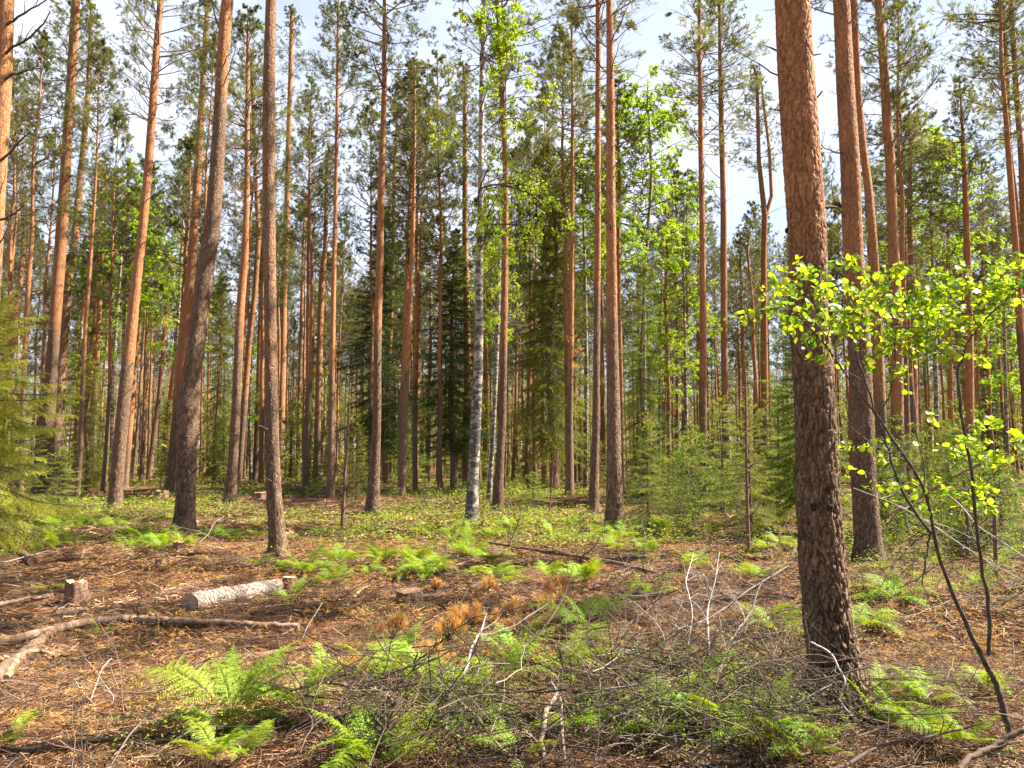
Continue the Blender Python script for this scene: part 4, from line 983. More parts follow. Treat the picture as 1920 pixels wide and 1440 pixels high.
# largest fern in front
fern((445, 1345), .55, 'large bright fern in the left foreground, one frond reaching far left', seed=1, loc=at(430, 1362),
     dirs=[(2.85, .78, .1), (2.2, .52, -.1), (1.2, .5, -.2), (.25, .62, -.05), (-.35, .5, .1), (-1.1, .42, .3), (-1.9, .40, .3), (3.7, .5, .3), (1.7, .52, -.1), (.8, .6, -.15), (-.8, .4, .5), (3.0, .45, .5), (.05, .45, .4), (-2.4, .42, .5)], n=14)
NEARF = [
 ((1105, 1190), .62, 'dark green fern rising in the middle of the clearing, right of the orange needle tufts'),
 ((1215, 1120), .42, 'small fern in shade right of the tall mid-clearing fern'),
 ((1095, 1095), .45, 'sunlit fern on the slope above the orange needle tufts'),
 ((575, 1080), .50, 'bright fern right of the pinkish pine foot'),
 ((640, 1060), .48, 'second bright fern to the right of the pinkish pine foot'),
 ((715, 1060), .45, 'fern below the dead red sapling'),
 ((775, 1060), .55, 'tall yellow-green fern left of the birch foot'),
 ((805, 1085), .5, 'fern overhanging the hollow by the broad stump'),
 ((735, 1085), .4, 'low fern above the broad stump'),
 ((885, 1045), .55, 'fern clump in front of the birch foot'),
 ((925, 1060), .48, 'fern at the start of the long fallen stem'),
 ((880, 1005), .42, 'fern leaning against the foot of the birch'),
 ((960, 1000), .42, 'fern between the red pine and the grey-footed pine'),
 ((1040, 1010), .45, 'pale fern left of the grey-footed pine'),
 ((1075, 990), .45, 'pale green fern by the foot of the grey-footed pine'),
 ((1200, 1035), .4, 'fern right of the thick red-brown pine foot'),
 ((1235, 1000), .4, 'sunlit fern among the young spruces'),
 ((255, 1010), .55, 'bright fern left of the burled pine'),
 ((300, 1025), .5, 'yellow-green fern close to the foot of the burled pine'),
 ((215, 990), .45, 'fern between the straight pine and the burled pine'),
 ((160, 985), .5, 'fern below the straight red-brown pine, on its left'),
 ((105, 1030), .5, 'light fern at the left end of the fern band'),
 ((330, 975), .4, 'dark fern touching the left side of the burled pine'),
 ((440, 1015), .42, 'fern between the burled pine and the pinkish pine'),
 ((480, 1010), .38, 'small dark fern just left of the pinkish pine'),
 ((195, 1190), .2, 'tiny fern by the pale short billet'),
 ((92, 1108), .22, 'tiny round fern left of the splintered stump'),
 ((1130, 1240), .35, 'small fern at the foot of the mid-clearing fern'),
 ((545, 1130), .35, 'fern hanging over the small red stump'),
 ((1430, 1175), .45, 'fern in shade just left of the thickest pine'),
 ((1462, 1200), .4, 'yellow-green fern touching the left side of the thickest pine'),
 ((1612, 1185), .45, 'bright yellow fern right of the thickest pine, half way to the sapling'),
 ((1600, 1130), .4, 'fern between the two thick right-hand pines'),
 ((1680, 1130), .42, 'fern behind the sapling stems'),
 ((1740, 1330), .42, 'broad light fern left of the sapling foot'),
 ((1700, 1375), .4, 'fern at the lower right between thick pine and sapling'),
 ((1640, 1350), .38, 'pale fern overlapping the foot of the thickest pine'),
 ((1800, 1400), .36, 'shaded fern below the sapling foot'),
 ((1850, 1300), .3, 'small fern right of the sapling foot'),
 ((1385, 1330), .48, 'dense fern in the brushwood left of the thickest pine'),
 ((1330, 1370), .45, 'dark fern low in the brushwood at bottom right of centre'),
 ((1440, 1400), .45, 'fern at the bottom edge left of the thickest pine'),
 ((1500, 1430), .4, 'fern at the bottom edge below the thickest pine'),
 ((1290, 1300), .4, 'fern behind the bleached branches'),
 ((1250, 1390), .4, 'fern deep in the grey brushwood'),
 ((790, 1290), .5, 'fern with dark leaves beside the pale upright branch'),
 ((745, 1255), .45, 'yellow-green fern above the fallen dark branch'),
 ((700, 1270), .4, 'fern left of the pale upright branch'),
 ((930, 1290), .5, 'tall fern right of the pale upright branch'),
 ((965, 1240), .45, 'fern just under the orange needle tufts'),
 ((1060, 1270), .45, 'fern above the thick crooked branch'),
 ((870, 1350), .45, 'fern in the shade at the foot of the pale upright branch'),
 ((975, 1430), .3, 'small fern poking up at the bottom edge in the middle'),
 ((1080, 1380), .4, 'fern right of the thick crooked branch'),
 ((400, 1430), .35, 'blue-green fern below the large foreground fern'),
 ((450, 1425), .32, 'fern at the bottom edge right of the blue-green one'),
 ((700, 1440), .42, 'fern arching over the bottom edge left of the broken wood'),
 ((12, 1400), .4, 'fern cut off by the lower left corner'),
 ((560, 1330), .4, 'fern right of the large foreground fern'),
 ((600, 1290), .35, 'low fern between the large fern and the brushwood'),
]
for i, (pxy, s, lab) in enumerate(NEARF):
    fern(pxy, s * (1.15 if pxy[1] < 1200 else 1.08), lab, 11 if s > .4 else 7, 200 + i)
g = np.random.default_rng(55)
for i in range(205):
    px = g.uniform(0, 1900); py = 900 + 110 * g.uniform(0, 1) ** 1.3
    if i < 36: px = g.uniform(730, 900); py = g.uniform(905, 932)
    elif i < 76: px = g.uniform(850, 1450); py = g.uniform(930, 1030)
    elif i < 100: px = g.uniform(1600, 1910); py = g.uniform(930, 1120)
    elif i < 125: px = g.uniform(60, 350); py = g.uniform(960, 1040)
    q = at(px, py)
    if any((q[0] - NAMED[k].location.x) ** 2 + (q[1] - NAMED[k].location.y) ** 2 < .3 for k in NAMED): continue
    o = fern(None, g.uniform(.4, .6) * (1.2 if py < 935 else 1), 'small green fern in the fern beds between the trunks', 6, 900 + i, FAR_FR, 'ferns of the far fern beds', q); REL['fern'].append(o)

g = np.random.default_rng(58)
for i in range(46):
    q = at(g.uniform(480, 1480) if i < 36 else g.uniform(60, 480), g.uniform(985, 1100) if i < 36 else g.uniform(970, 1040))
    if any((q[0] - NAMED[k].location.x) ** 2 + (q[1] - NAMED[k].location.y) ** 2 < .3 for k in NAMED): continue
    REL['midfern'].append(fern(None, g.uniform(.3, .6), 'fern', 7, 1300 + i, FRONDS[:9], 'ferns of the clearing', q))
# ------------------------------------------------------------------ litter and ground cover (uncountable)
def fan(g, n, r0, r1, a0=-.88, a1=.88, pw=1.0):
    r = r0 + (r1 - r0) * g.uniform(0, 1, n) ** pw; a = g.uniform(a0, a1, n)
    return r * np.sin(a), r * np.cos(a)
def litter():
    g = np.random.default_rng(71); mb = MB()
    for (n, r0, r1, l0, l1, w, pw, hh) in [(190000, 2.0, 9, .03, .11, .0022, 1.0, .035), (105000, 7, 20, .06, .22, .0045, 1.0, .05), (45000, 16, 55, .12, .5, .011, 1.1, .10)]:
        x, y = fan(g, n, r0, r1, pw=pw)
        # drifts
        dn = np.sin(x * 1.7 + y) + np.sin(y * 2.3 - x * .8) + g.normal(0, 1.2, n); k = dn > -1.0; x = x[k]; y = y[k]; n = len(x)
        az = g.normal(.2, 1.0, n); el = g.normal(0, .28, n); L = g.uniform(l0, l1, n)
        d = np.stack([np.cos(az) * np.cos(el), np.sin(az) * np.cos(el), np.sin(el)], -1)
        c = np.stack([x, y, gnd(x, y) + g.uniform(0, 1, n) ** 2 * hh + .004], -1)
        s = nrm(np.cross(d, g.normal(size=(n, 3)))) * w * g.uniform(.6, 1.6, n)[:, None]
        V = np.stack([c - d * L[:, None] / 2 - s, c - d * L[:, None] / 2 + s, c + d * L[:, None] / 2 + s * .6, c + d * L[:, None] / 2 - s * .6], 1)
        v = np.clip(g.beta(1.6, 1.5, n) * (.78 + .22 * np.sin(x * 1.1 + .6 * y) * np.sin(y * 1.4 - x * .5)) + .10 * np.clip(-x / 3, -.6, 1), .01, 1)
        mb.add(V, np.arange(n * 4).reshape(-1, 4), np.repeat(v, 4))
    tag(mb.build('needle_litter', M['litter'], smooth=False), 'brown and straw coloured needles and chips covering the forest floor', 'forest litter', kind='stuff')
    mb = MB()
    for (n, r0, r1, l0, l1, r_) in [(4200, 3.2, 12, .12, .6, .0030), (4200, 9, 28, .2, .9, .0055)]:
        x, y = fan(g, n, r0, r1)
        az = g.uniform(0, 6.28, n); az = np.where(g.uniform(0, 1, n) < .5, g.normal(0, .5, n), az)
        el = g.normal(0, .12, n) + (g.uniform(0, 1, n) < .12) * g.uniform(.2, .9, n)
        L = g.uniform(l0, l1, n); d = np.stack([np.cos(az) * np.cos(el), np.sin(az) * np.cos(el), np.sin(el)], -1)
        p = [np.stack([x, y, gnd(x, y) + g.uniform(0, .05, n)], -1)]
        for q in range(4):
            d = nrm(d + g.normal(0, .14, (n, 3)) * [1, 1, .5]); p.append(p[-1] + d * (L / 4)[:, None])
        A = np.stack(p, 1); A[:, :, 2] = np.maximum(A[:, :, 2], gnd(A[:, :, 0], A[:, :, 1]) + .004)
        R = (r_ * g.uniform(.4, 1.4, n))[:, None] * np.linspace(1, .5, 5)
        v = np.clip(g.beta(1.3, 2.6, n), .02, 1)
        tubes(mb, A, R, 4, v)
        C, Rc = grow(g, A[:n // 2], R[:n // 2], 2, .3, .95, .45, .7, .2, 0, 4); tubes(mb, C, Rc, 3, np.repeat(v[:n // 2], 2))
    tag(mb.build('fallen_twigs', M['dead']), 'thin brown and grey twigs strewn over the forest floor', 'twigs', kind='stuff')
litter()

def ground_cover():
    g = np.random.default_rng(72); mb = MB()
    for (npatch, r0, r1, per, rad, hgt, ls) in [(380, 7.5, 16, 70, .16, .12, .015), (2300, 13, 34, 60, .35, .26, .040), (2200, 28, 75, 40, .8, .4, .085)]:
        x, y = fan(g, npatch, r0, r1)
        fld = np.sin(x * .55 + 2) + np.sin(y * .45 + x * .25) + .6 * np.sin(x * 1.3 - y * .9) + g.normal(0, .5, npatch)
        k = fld > (1.0 if r1 < 20 else .25); x = x[k]; y = y[k]; n = len(x)
        px = np.repeat(x, per) + g.normal(0, rad, n * per); py = np.repeat(y, per) + g.normal(0, rad, n * per)
        N = n * per; h = g.uniform(.02, 1, N) * hgt * np.repeat(g.uniform(.5, 1.2, n), per)
        pos = np.stack([px, py, gnd(px, py) + h], -1)
        d = nrm(g.normal(size=(N, 3)) * [1, 1, .4]); nn = nrm(g.normal(size=(N, 3)) * .5 + np.array([0, 0, 1]))
        v = np.repeat(np.clip(g.normal(.5, .25, n), 0, 1), per) + g.normal(0, .15, N)
        L = ls * g.uniform(.6, 1.6, N)
        leaves(mb, g, pos, d, nn, L * 1.5, L * .7, v)
    tag(mb.build('undergrowth', M['cover'], smooth=False), 'low green bilberry scrub and grass between the trees', 'undergrowth', kind='stuff')
ground_cover()

# ------------------------------------------------------------------ logs, poles, stumps
def polyobj(name, pix, rad, mat, label, cat, sides=9, var=.5, cap=True, group=None, twigs=0, seed=0, lump=.08, m=24, parent=None, gnd_lift=None):
    """pix: (px, py, Y or None -> on ground, lift)"""
    pts = []
    for q in pix:
        if len(q) == 2 or q[2] is None:
            p = at(q[0], q[1]); p = (p[0], p[1], p[2] + (gnd_lift if gnd_lift is not None else rad[0] * .6))
        else: p = P(q[0], q[1], q[2])
        pts.append(p)
    pts = np.array(pts); org = pts[0].copy(); pts = pts - org
    s = np.concatenate([[0], np.cumsum(np.linalg.norm(np.diff(pts, axis=0), axis=1))]); s /= s[-1]
    t = np.linspace(0, 1, m); g = np.random.default_rng(seed)
    A = np.stack([np.interp(t, s, pts[:, k]) for k in range(3)], -1)
    if len(pts) > 2:
        for _ in range(3): A[1:-1] = (A[:-2] + A[1:-1] * 2 + A[2:]) / 4
    R = np.interp(t, np.linspace(0, 1, len(rad)), rad)
    A[1:-1] += g.normal(0, .12 * R.mean(), (m - 2, 3))
    if cat == 'fallen branch':
        R = R * .66; A[1:-1] += g.normal(0, .28 * R.mean(), (m - 2, 3)).cumsum(0) * np.sin(np.linspace(0, np.pi, m))[1:-1, None]
    R = R * (1 + g.normal(0, lump, m))
    mb = MB(); tubes(mb, A[None], R[None], sides, var, cap=cap)
    if twigs:
        C, Rc = grow(g, A[None], R[None], twigs, .15, 1, .28, .8, .18, .04, 6, rr=.5); tubes(mb, C, Rc, 4, var)
        C2, R2 = grow(g, C, Rc, 4, .25, 1, .5, .8, .2, .02, 5, rr=.6); tubes(mb, C2, R2, 3, var)
        C3, R3 = grow(g, C2, R2, 2, .25, 1, .5, .8, .2, .02, 4, rr=.7); tubes(mb, C3, R3, 3, var)
    o = mb.build(name, mat, parent)
    if parent is None:
        o.location = org; tag(o, label, cat, group)
    return o

def log():
    a = Vector(at(355, 1146)); b = Vector(at(518, 1112)); R = .088
    a.z += R * .8; b.z += R * .85
    root = empty('log', a); tag(root, 'short thick log with flaking grey bark and a sawn end lying by the pinkish pine', 'log')
    d = b - a; q = Vector((0, 0, 1)).rotation_difference(d.normalized())
    mb = MB(); pts = np.stack([np.zeros(90), np.zeros(90), np.linspace(0, d.length, 90)], -1)
    ns = 60; th = np.arange(ns) * 2 * np.pi / ns; z = pts[:, 2][:, None]; tt = th[None]
    nc = 12; f1, f2 = worley(tt / 6.283 * nc + .3 * np.sin(z * 14), z / .13 + .4 * np.sin(3 * tt), nc, 4.)
    h = np.clip((f2 - f1) / .3, 0, 1)
    Rr = R * (1 + .03 * np.sin(2 * tt + z * 2)) * (1 + .12 * np.interp(z, [0, d.length], [1, 0])) + (h - .6) * .008
    V = np.stack([Rr * np.cos(tt), Rr * np.sin(tt), z + 0 * tt], -1)
    i = np.arange(89)[:, None] * ns; k = np.arange(ns)[None]; k2 = (k + 1) % ns
    mb.add(V, np.stack([i + k, i + k2, i + ns + k2, i + ns + k], -1).reshape(-1, 4))
    o = mb.build('bark', M['logb'], root); o.rotation_euler = q.to_euler()
    for zz in (0, d.length):
        mb = MB(); rr = np.linspace(0, 1, 7)[1:]
        vv = np.concatenate([np.array([[0, 0, 0]]), np.stack([np.outer(rr, np.cos(th)) * R * (1.09 if zz == 0 else .97), np.outer(rr, np.sin(th)) * R * (1.09 if zz == 0 else .97), np.outer(rr, np.sin(th * 3)) * .003], -1).reshape(-1, 3)])
        mb.add(vv, [[0, 1 + kk, 1 + (kk + 1) % ns] for kk in range(ns)])
        mb.f[4].append(np.array([[1 + a_ * ns + kk, 1 + (a_ + 1) * ns + kk, 1 + (a_ + 1) * ns + (kk + 1) % ns, 1 + a_ * ns + (kk + 1) % ns] for a_ in range(5) for kk in range(ns)])); mb.m[4].append(np.zeros(5 * ns, int))
        o = mb.build('sawn_end', M['cut'], root); o.rotation_euler = q.to_euler(); o.location = q @ Vector((0, 0, zz + (-.004 if zz == 0 else .004)))
log()

def stump(pxy, w, h, label, seed, jag=.0, topmat='cut', lean=0.0):
    """w,h in photo pixels"""
    base = at(*pxy); Y = base[1]; R = w / 2 / F * Y; Hh = h / F * Y; g = np.random.default_rng(seed)
    root = empty('tree_stump', base, g.uniform(0, 6)); tag(root, label, 'tree stump')
    ns = 36; th = np.arange(ns) * 2 * np.pi / ns; zs = np.linspace(-.06, 1, 16)
    ph = g.uniform(0, 6, 4)
    topj = jag * Hh * (np.abs(np.sin(2.5 * th + ph[0])) * .5 + g.uniform(0, .35, ns)) + .06 * Hh * np.sin(th + ph[1])
    V = []
    for z in zs:
        r = R * (1 + .35 * math.exp(-max(z, 0) * 3.5) * (1 + .5 * np.sin(5 * th + ph[2]))) * (1 + .05 * np.sin(9 * th + z * 2 + ph[3])) + g.normal(0, .015 * R, ns)
        V.append(np.stack([r * np.cos(th) + lean * z * Hh, r * np.sin(th), np.maximum(z, -.06) * Hh + (z if z > .5 else 0) * topj * (z > .5)], -1))
    V = np.array(V); mb = MB()
    i = np.arange(15)[:, None] * ns; k = np.arange(ns)[None]; k2 = (k + 1) % ns
    mb.add(V, np.stack([i + k, i + k2, i + ns + k2, i + ns + k], -1).reshape(-1, 4))
    mb.build('bark', M['rot'], root)
    top = V[-1]; c = top.mean(0)
    mb = MB(); rr = [1.0, .8, .5, .25]; vv = [c + (top - c) * q * [1, 1, 1] - np.array([0, 0, .012 * (1 - q) + (jag * .25 * Hh * (1 - q))]) for q in rr]
    vv = np.concatenate(vv + [(c - np.array([0, 0, .012 + jag * .25 * Hh]))[None]]) + np.array([0, 0, .003])
    mb.add(vv, np.array([[a_ * ns + kk, a_ * ns + (kk + 1) % ns, (a_ + 1) * ns + (kk + 1) % ns, (a_ + 1) * ns + kk] for a_ in range(3) for kk in range(ns)]))
    mb.f[3].append(np.array([[3 * ns + kk, 3 * ns + (kk + 1) % ns, 4 * ns] for kk in range(ns)])); mb.m[3].append(np.zeros(ns, int))
    mb.build('cut_top', M[topmat], root)
stump((146, 1132), 36, 34, 'splintered brown stump at the left, leaning and torn on top', 1, .35, lean=.15)
stump((300, 1066), 17, 17, 'small dark cube-like stump between the fern band and the log', 2)
stump((543, 1100), 24, 17, 'small red-topped stump at the right end of the log', 3)
stump((768, 1138), 46, 28, 'broad low stump in the middle of the clearing', 4, .1, 'rot')
stump((336, 1034), 20, 16, 'pale-faced stump just below the burled pine', 5, .15)
stump((404, 945), 26, 10, 'low whitish stump left of the black-footed pine', 6, .2, 'pale')
stump((490, 937), 26, 12, 'low brown stump left of the pinkish pine, far up the clearing', 7, .1)
stump((536, 918), 18, 10, 'tiny dark stump just right of the pinkish pine', 8)
stump((303, 935), 22, 12, 'dark root stump at the foot of the orange pine behind the burled trunk', 9, .4, 'rot')
stump((1438, 1006), 22, 16, 'square stump left of the thickest pine, among the low growth', 10)
stump((716, 1405), 40, 62, 'broken shard of trunk upright in the brushwood at the bottom', 11, .7, 'rot', lean=.5)

DE = M['dead']
polyobj('fallen_pole', [(-30, 1222), (70, 1200), (150, 1180), (235, 1172), (330, 1176), (440, 1180), (560, 1186)], [.036, .042, .04, .036, .03, .026], M['pale'], 'long thin peeled trunk lying across the left of the clearing', 'fallen trunk', 12, m=60, twigs=0, lump=.04, gnd_lift=.05)
polyobj('fallen_pole', [(-20, 1290), (30, 1248), (65, 1222), (95, 1190)], [.06, .05, .045, .035], M['limb'], 'thick bowed branch stub under the long peeled trunk at far left', 'fallen trunk', 12, gnd_lift=.04)
polyobj('fallen_branch', [(10, 1283), (32, 1255), (55, 1242), (85, 1236), (104, 1240)], [.035, .038, .034, .028, .02], M['pale'], 'pale twisted root-like branch below the bowed branch stub', 'fallen branch', 12, gnd_lift=.04)
polyobj('short_billet', [(106, 1157), (162, 1150)], [.042, .036], M['pale'], 'short pinkish billet lying below the splintered stump', 'log', 14, m=10, lump=.02)
polyobj('fallen_pole', [(-20, 1142), (40, 1130), (98, 1119)], [.035, .03, .022], M['pale'], 'tan pole at the left edge left of the splintered stump', 'fallen trunk', 10)
polyobj('fallen_branch', [(188, 1190, 7.0), (205, 1172, 7.0), (228, 1153, 7.1)], [.014, .012, .006], M['dark'], 'dark stick propped on the long peeled trunk', 'fallen branch', 7, twigs=2, seed=4)
polyobj('broken_branch', [(293, 1178, 6.95), (296, 1166, 6.95), (293, 1150, 7.0)], [.022, .02, .012], M['rot'], 'short upright dead snag rising from the long peeled trunk', 'fallen branch', 8, twigs=3, seed=8)
polyobj('fallen_pole', [(395, 1242), (480, 1232), (560, 1219), (612, 1210)], [.018, .022, .02, .014], M['rot'], 'dark slim pole behind the large foreground fern', 'fallen trunk', 9)
polyobj('fallen_branch', [(648, 1142), (672, 1120), (698, 1102)], [.03, .026, .016], M['pale'], 'tan stick pointing up the slope left of the broad stump', 'fallen branch', 9)
polyobj('fallen_branch', [(858, 1106), (930, 1098), (988, 1088)], [.013, .012, .008], DE, 'pale straight stick right of the broad stump', 'fallen branch', 7, .9, twigs=4, seed=3)
polyobj('fallen_tree', [(905, 1015, 12.5), (960, 1024, 12), (1060, 1040, 11.2), (1150, 1054, 10.5), (1240, 1076, 9.9)], [.016, .022, .028, .03, .022], M['limb'], 'long thin reddish stem slanting across the middle below the thick red-brown pine', 'fallen trunk', 9, twigs=7, seed=5, m=40)
polyobj('fallen_pole', [(150, 950), (215, 944), (270, 943)], [.05, .045, .04], DE, 'pale fallen pole at the foot of the straight pine, far left', 'fallen trunk', 9, .6)
polyobj('leaning_branch', [(345, 1045, 13), (392, 1000, 13.4), (403, 978, 13.6), (420, 968, 13.8)], [.012, .011, .009, .005], DE, 'thin bare stick leaning up right of the burled pine', 'fallen branch', 6, .75, twigs=5, seed=6)
polyobj('fallen_branch', [(430, 1145), (520, 1125), (585, 1098)], [.010, .012, .008], M['dark'], 'dark twiggy branch lying right of the log', 'fallen branch', 6, twigs=6, seed=16)
polyobj('fallen_branch', [(520, 1152, 8.0), (560, 1128, 8.1), (592, 1108, 8.2)], [.012, .012, .006], M['dark'], 'black forked stick slanting up beyond the sawn log', 'fallen branch', 6, twigs=4, seed=26)
polyobj('fallen_pole', [(60, 1060), (20, 1025), (-10, 990)], [.06, .06, .05], M['rot'], 'brown rotten pole sloping out of the left edge', 'fallen trunk', 10, gnd_lift=.06)
# foreground brushwood: larger branches
BR = [
 ([(836, 1400, 4.35), (832, 1370, 4.4), (842, 1320, 4.5), (858, 1280, 4.7), (874, 1245, 4.9), (884, 1215, 5.1), (902, 1185, 5.3), (912, 1150, 5.4)], [.017, .016, .015, .012, .009, .005], .9, 'pale upright branch curving through the ferns left of centre', 7),
 ([(1024, 1440, 4.1), (1016, 1400, 4.15), (1014, 1362, 4.2), (1030, 1318, 4.35), (1042, 1300, 4.5), (1030, 1270, 4.7)], [.022, .021, .019, .016, .010], .6, 'thick crooked branch curving up at the bottom centre', 5),
 ([(1062, 1440, 4.1), (1055, 1390, 4.2), (1052, 1350, 4.3), (1055, 1320, 4.4), (1040, 1290, 4.5)], [.013, .012, .010, .007], .65, 'thin branch running beside the thick crooked one', 5),
 ([(1330, 1240, 5.9), (1329, 1180, 6.1), (1329, 1140, 6.3), (1342, 1080, 6.4), (1349, 1035, 6.5)], [.012, .011, .009, .005], 1, 'bleached upright twig left of the thickest pine', 9),
 ([(1345, 1265, 5.6), (1375, 1195, 5.8), (1412, 1147, 5.9), (1430, 1085, 6.0), (1456, 1061, 6.0), (1490, 1037, 6.0)], [.016, .014, .012, .008, .004], .85, 'bleached forked branch pointing up towards the thickest pine', 9),
 ([(1520, 1204, 4.75), (1557, 1222, 4.7), (1572, 1250, 4.65), (1588, 1279, 4.6), (1572, 1316, 4.6), (1600, 1345, 4.6)], [.008, .009, .009, .008, .006], 1, 'white arching twig hanging in front of the thickest pine', 2),
 ([(1540, 1450, 3.95), (1590, 1436, 4.0), (1636, 1402, 4.1), (1704, 1384, 4.2), (1770, 1376, 4.3), (1842, 1357, 4.4)], [.016, .016, .013, .009, .005], .25, 'long dark branch lying along the lower right', 7),
 ([(1300, 1435, 4.0), (1375, 1420, 4.1), (1445, 1410, 4.2), (1480, 1430, 4.15)], [.016, .017, .013, .008], .2, 'dark arched branch at the bottom right of centre', 6),
 ([(1798, 1442, 3.9), (1820, 1415, 3.95), (1845, 1401, 4.0), (1880, 1387, 4.0), (1930, 1367, 4.0)], [.022, .022, .021, .021], .35, 'thick grey branch crossing the lower right corner', 3),
 ([(1500, 1416, 4.1), (1560, 1400, 4.3), (1620, 1375, 4.5), (1680, 1352, 4.7)], [.008, .009, .008, .004], .3, 'dark twig running below the foot of the thickest pine', 6),
 ([(640, 1300, 4.8), (720, 1293, 4.9), (790, 1292, 5.0), (860, 1288, 5.1), (930, 1275, 5.2)], [.009, .011, .010, .006], .1, 'dark level branch across the ferns left of centre', 6),
 ([(870, 1265, 5.2), (950, 1245, 5.5), (1020, 1180, 6.0), (1060, 1120, 6.6), (1075, 1060, 7.2)], [.010, .009, .008, .005], .15, 'dark limb rising behind the orange needle tufts', 6),
 ([(890, 1200, 6.2), (960, 1175, 6.4), (1000, 1150, 6.6), (1030, 1130, 6.8)], [.012, .011, .009, .006], .55, 'grey branch carrying the dead orange tufts', 6),
 ([(1100, 1290, 5.2), (1170, 1300, 5.1), (1230, 1330, 4.8), (1270, 1380, 4.5), (1300, 1440, 4.2)], [.009, .010, .010, .008], .6, 'grey bent branch sweeping down through the right brushwood', 8),
 ([(1370, 1320, 4.6), (1300, 1340, 4.6), (1230, 1360, 4.5), (1150, 1355, 4.4), (1080, 1400, 4.3)], [.008, .009, .008, .006], .15, 'dark curved twig spanning the right brushwood', 8),
 ([(1120, 1230, 6.0), (1200, 1215, 6.2), (1290, 1235, 6.1), (1380, 1225, 6.1)], [.007, .008, .007, .004], .8, 'long pale twig lying right of the mid-clearing fern', 7),
 ([(1480, 1060, 6.5), (1400, 1110, 6.3), (1330, 1160, 6.1), (1270, 1180, 6.0)], [.006, .007, .006, .004], .8, 'grey arched twig among the bleached twigs', 9),
 ([(1290, 1210, 6.0), (1300, 1150, 6.2), (1285, 1090, 6.4), (1300, 1040, 6.7)], [.009, .008, .006, .004], .95, 'second bleached twig, left of the upright one', 8),
 ([(1260, 1250, 5.7), (1240, 1180, 5.9), (1190, 1130, 6.2), (1150, 1110, 6.5)], [.007, .007, .005, .003], .7, 'thin grey twig arching over the shaded slope', 7),
 ([(200, 1340, 5.0), (215, 1310, 5.1), (175, 1250, 5.3), (160, 1235, 5.35)], [.007, .007, .005, .003], .75, 'forked dry twig standing on the brown litter at left', 4),
 ([(170, 1312, 5.0), (192, 1250, 5.2), (212, 1232, 5.3), (205, 1245, 5.5), (225, 1300, 5.5)], [.006, .006, .005, .003], .75, 'bent dry twig beside the forked one at left', 3),
 ([(155, 1470, 3.5), (154, 1400, 3.6), (153, 1340, 3.7), (155, 1305, 3.75)], [.005, .0045, .004, .003], .1, 'thin dark upright stem near the lower left corner', 2),
 ([(205, 1440, 3.9), (240, 1380, 4.0), (300, 1320, 4.4), (372, 1290, 4.8)], [.006, .006, .005, .003], .5, 'brown twig slanting left of the large foreground fern', 6),
]
for i, (pix, rad, var, lab, tw) in enumerate(BR):
    polyobj('fallen_branch', pix, rad, DE, lab, 'fallen branch', 8, var, twigs=tw, seed=300 + i, m=28, lump=.06)

def brush():
    g = np.random.default_rng(81); mb = MB()
    def region(n, x0, x1, y0, y1, L0, L1, r0, r1, h, vv, sub=3):
        px = g.uniform(x0, x1, n); py = g.uniform(y0, y1, n)
        c = np.array([at(a, b) for a, b in zip(px, py)]); c[:, 2] += g.uniform(0, 1, n) * h
        az = g.normal(0, .9, n) + (g.uniform(0, 1, n) < .5) * np.pi; el = g.normal(.15, .45, n)
        d = np.stack([np.cos(az) * np.cos(el), np.sin(az) * np.cos(el), np.sin(el)], -1); L = g.uniform(L0, L1, n)
        p = [c - d * (L / 2)[:, None]]
        for q in range(7):
            d = nrm(d + g.normal(0, .15, (n, 3))); p.append(p[-1] + d * (L / 7)[:, None])
        A = np.stack(p, 1); A[:, :, 2] = np.maximum(A[:, :, 2], gnd(A[:, :, 0], A[:, :, 1]) + .003)
        R = g.uniform(r0, r1, n)[:, None] * np.linspace(1, .4, 8)
        v = np.clip(g.beta(.9, 2.0, n) * .85 + vv, .02, 1)
        tubes(mb, A, R, 4, v)
        C, Rc = grow(g, A, R, sub, .2, .95, .4, .75, .2, .05, 6, rr=.6); tubes(mb, C, Rc, 3, np.repeat(v, sub))
        C2, R2 = grow(g, C, Rc, 2, .3, .95, .45, .75, .2, .03, 4, rr=.7); tubes(mb, C2, R2, 3, np.repeat(v, sub * 2))
    region(420, 620, 1560, 1320, 1470, .35, 1.0, .0016, .005, .42, -.02)
    region(280, 1060, 1560, 1230, 1400, .4, 1.1, .0015, .004, .35, .05)
    region(170, 1150, 1520, 1090, 1250, .4, 1.0, .0012, .0032, .45, .25)
    region(60, 880, 1250, 1130, 1260, .4, 1.2, .002, .005, .2, -.1)
    region(110, 1560, 1920, 1080, 1440, .4, 1.0, .0015, .004, .3, .1)
    region(50, 500, 700, 1250, 1440, .3, .8, .0015, .004, .2, 0)
    region(50, 0, 420, 1230, 1440, .3, .8, .0015, .004, .15, .2)
    region(60, 380, 900, 1060, 1180, .4, 1.0, .002, .004, .25, .1)
    tag(mb.build('brushwood', M['dead']), 'tangle of thin grey and black dead twigs heaped over the ground', 'brushwood', kind='stuff')
brush()

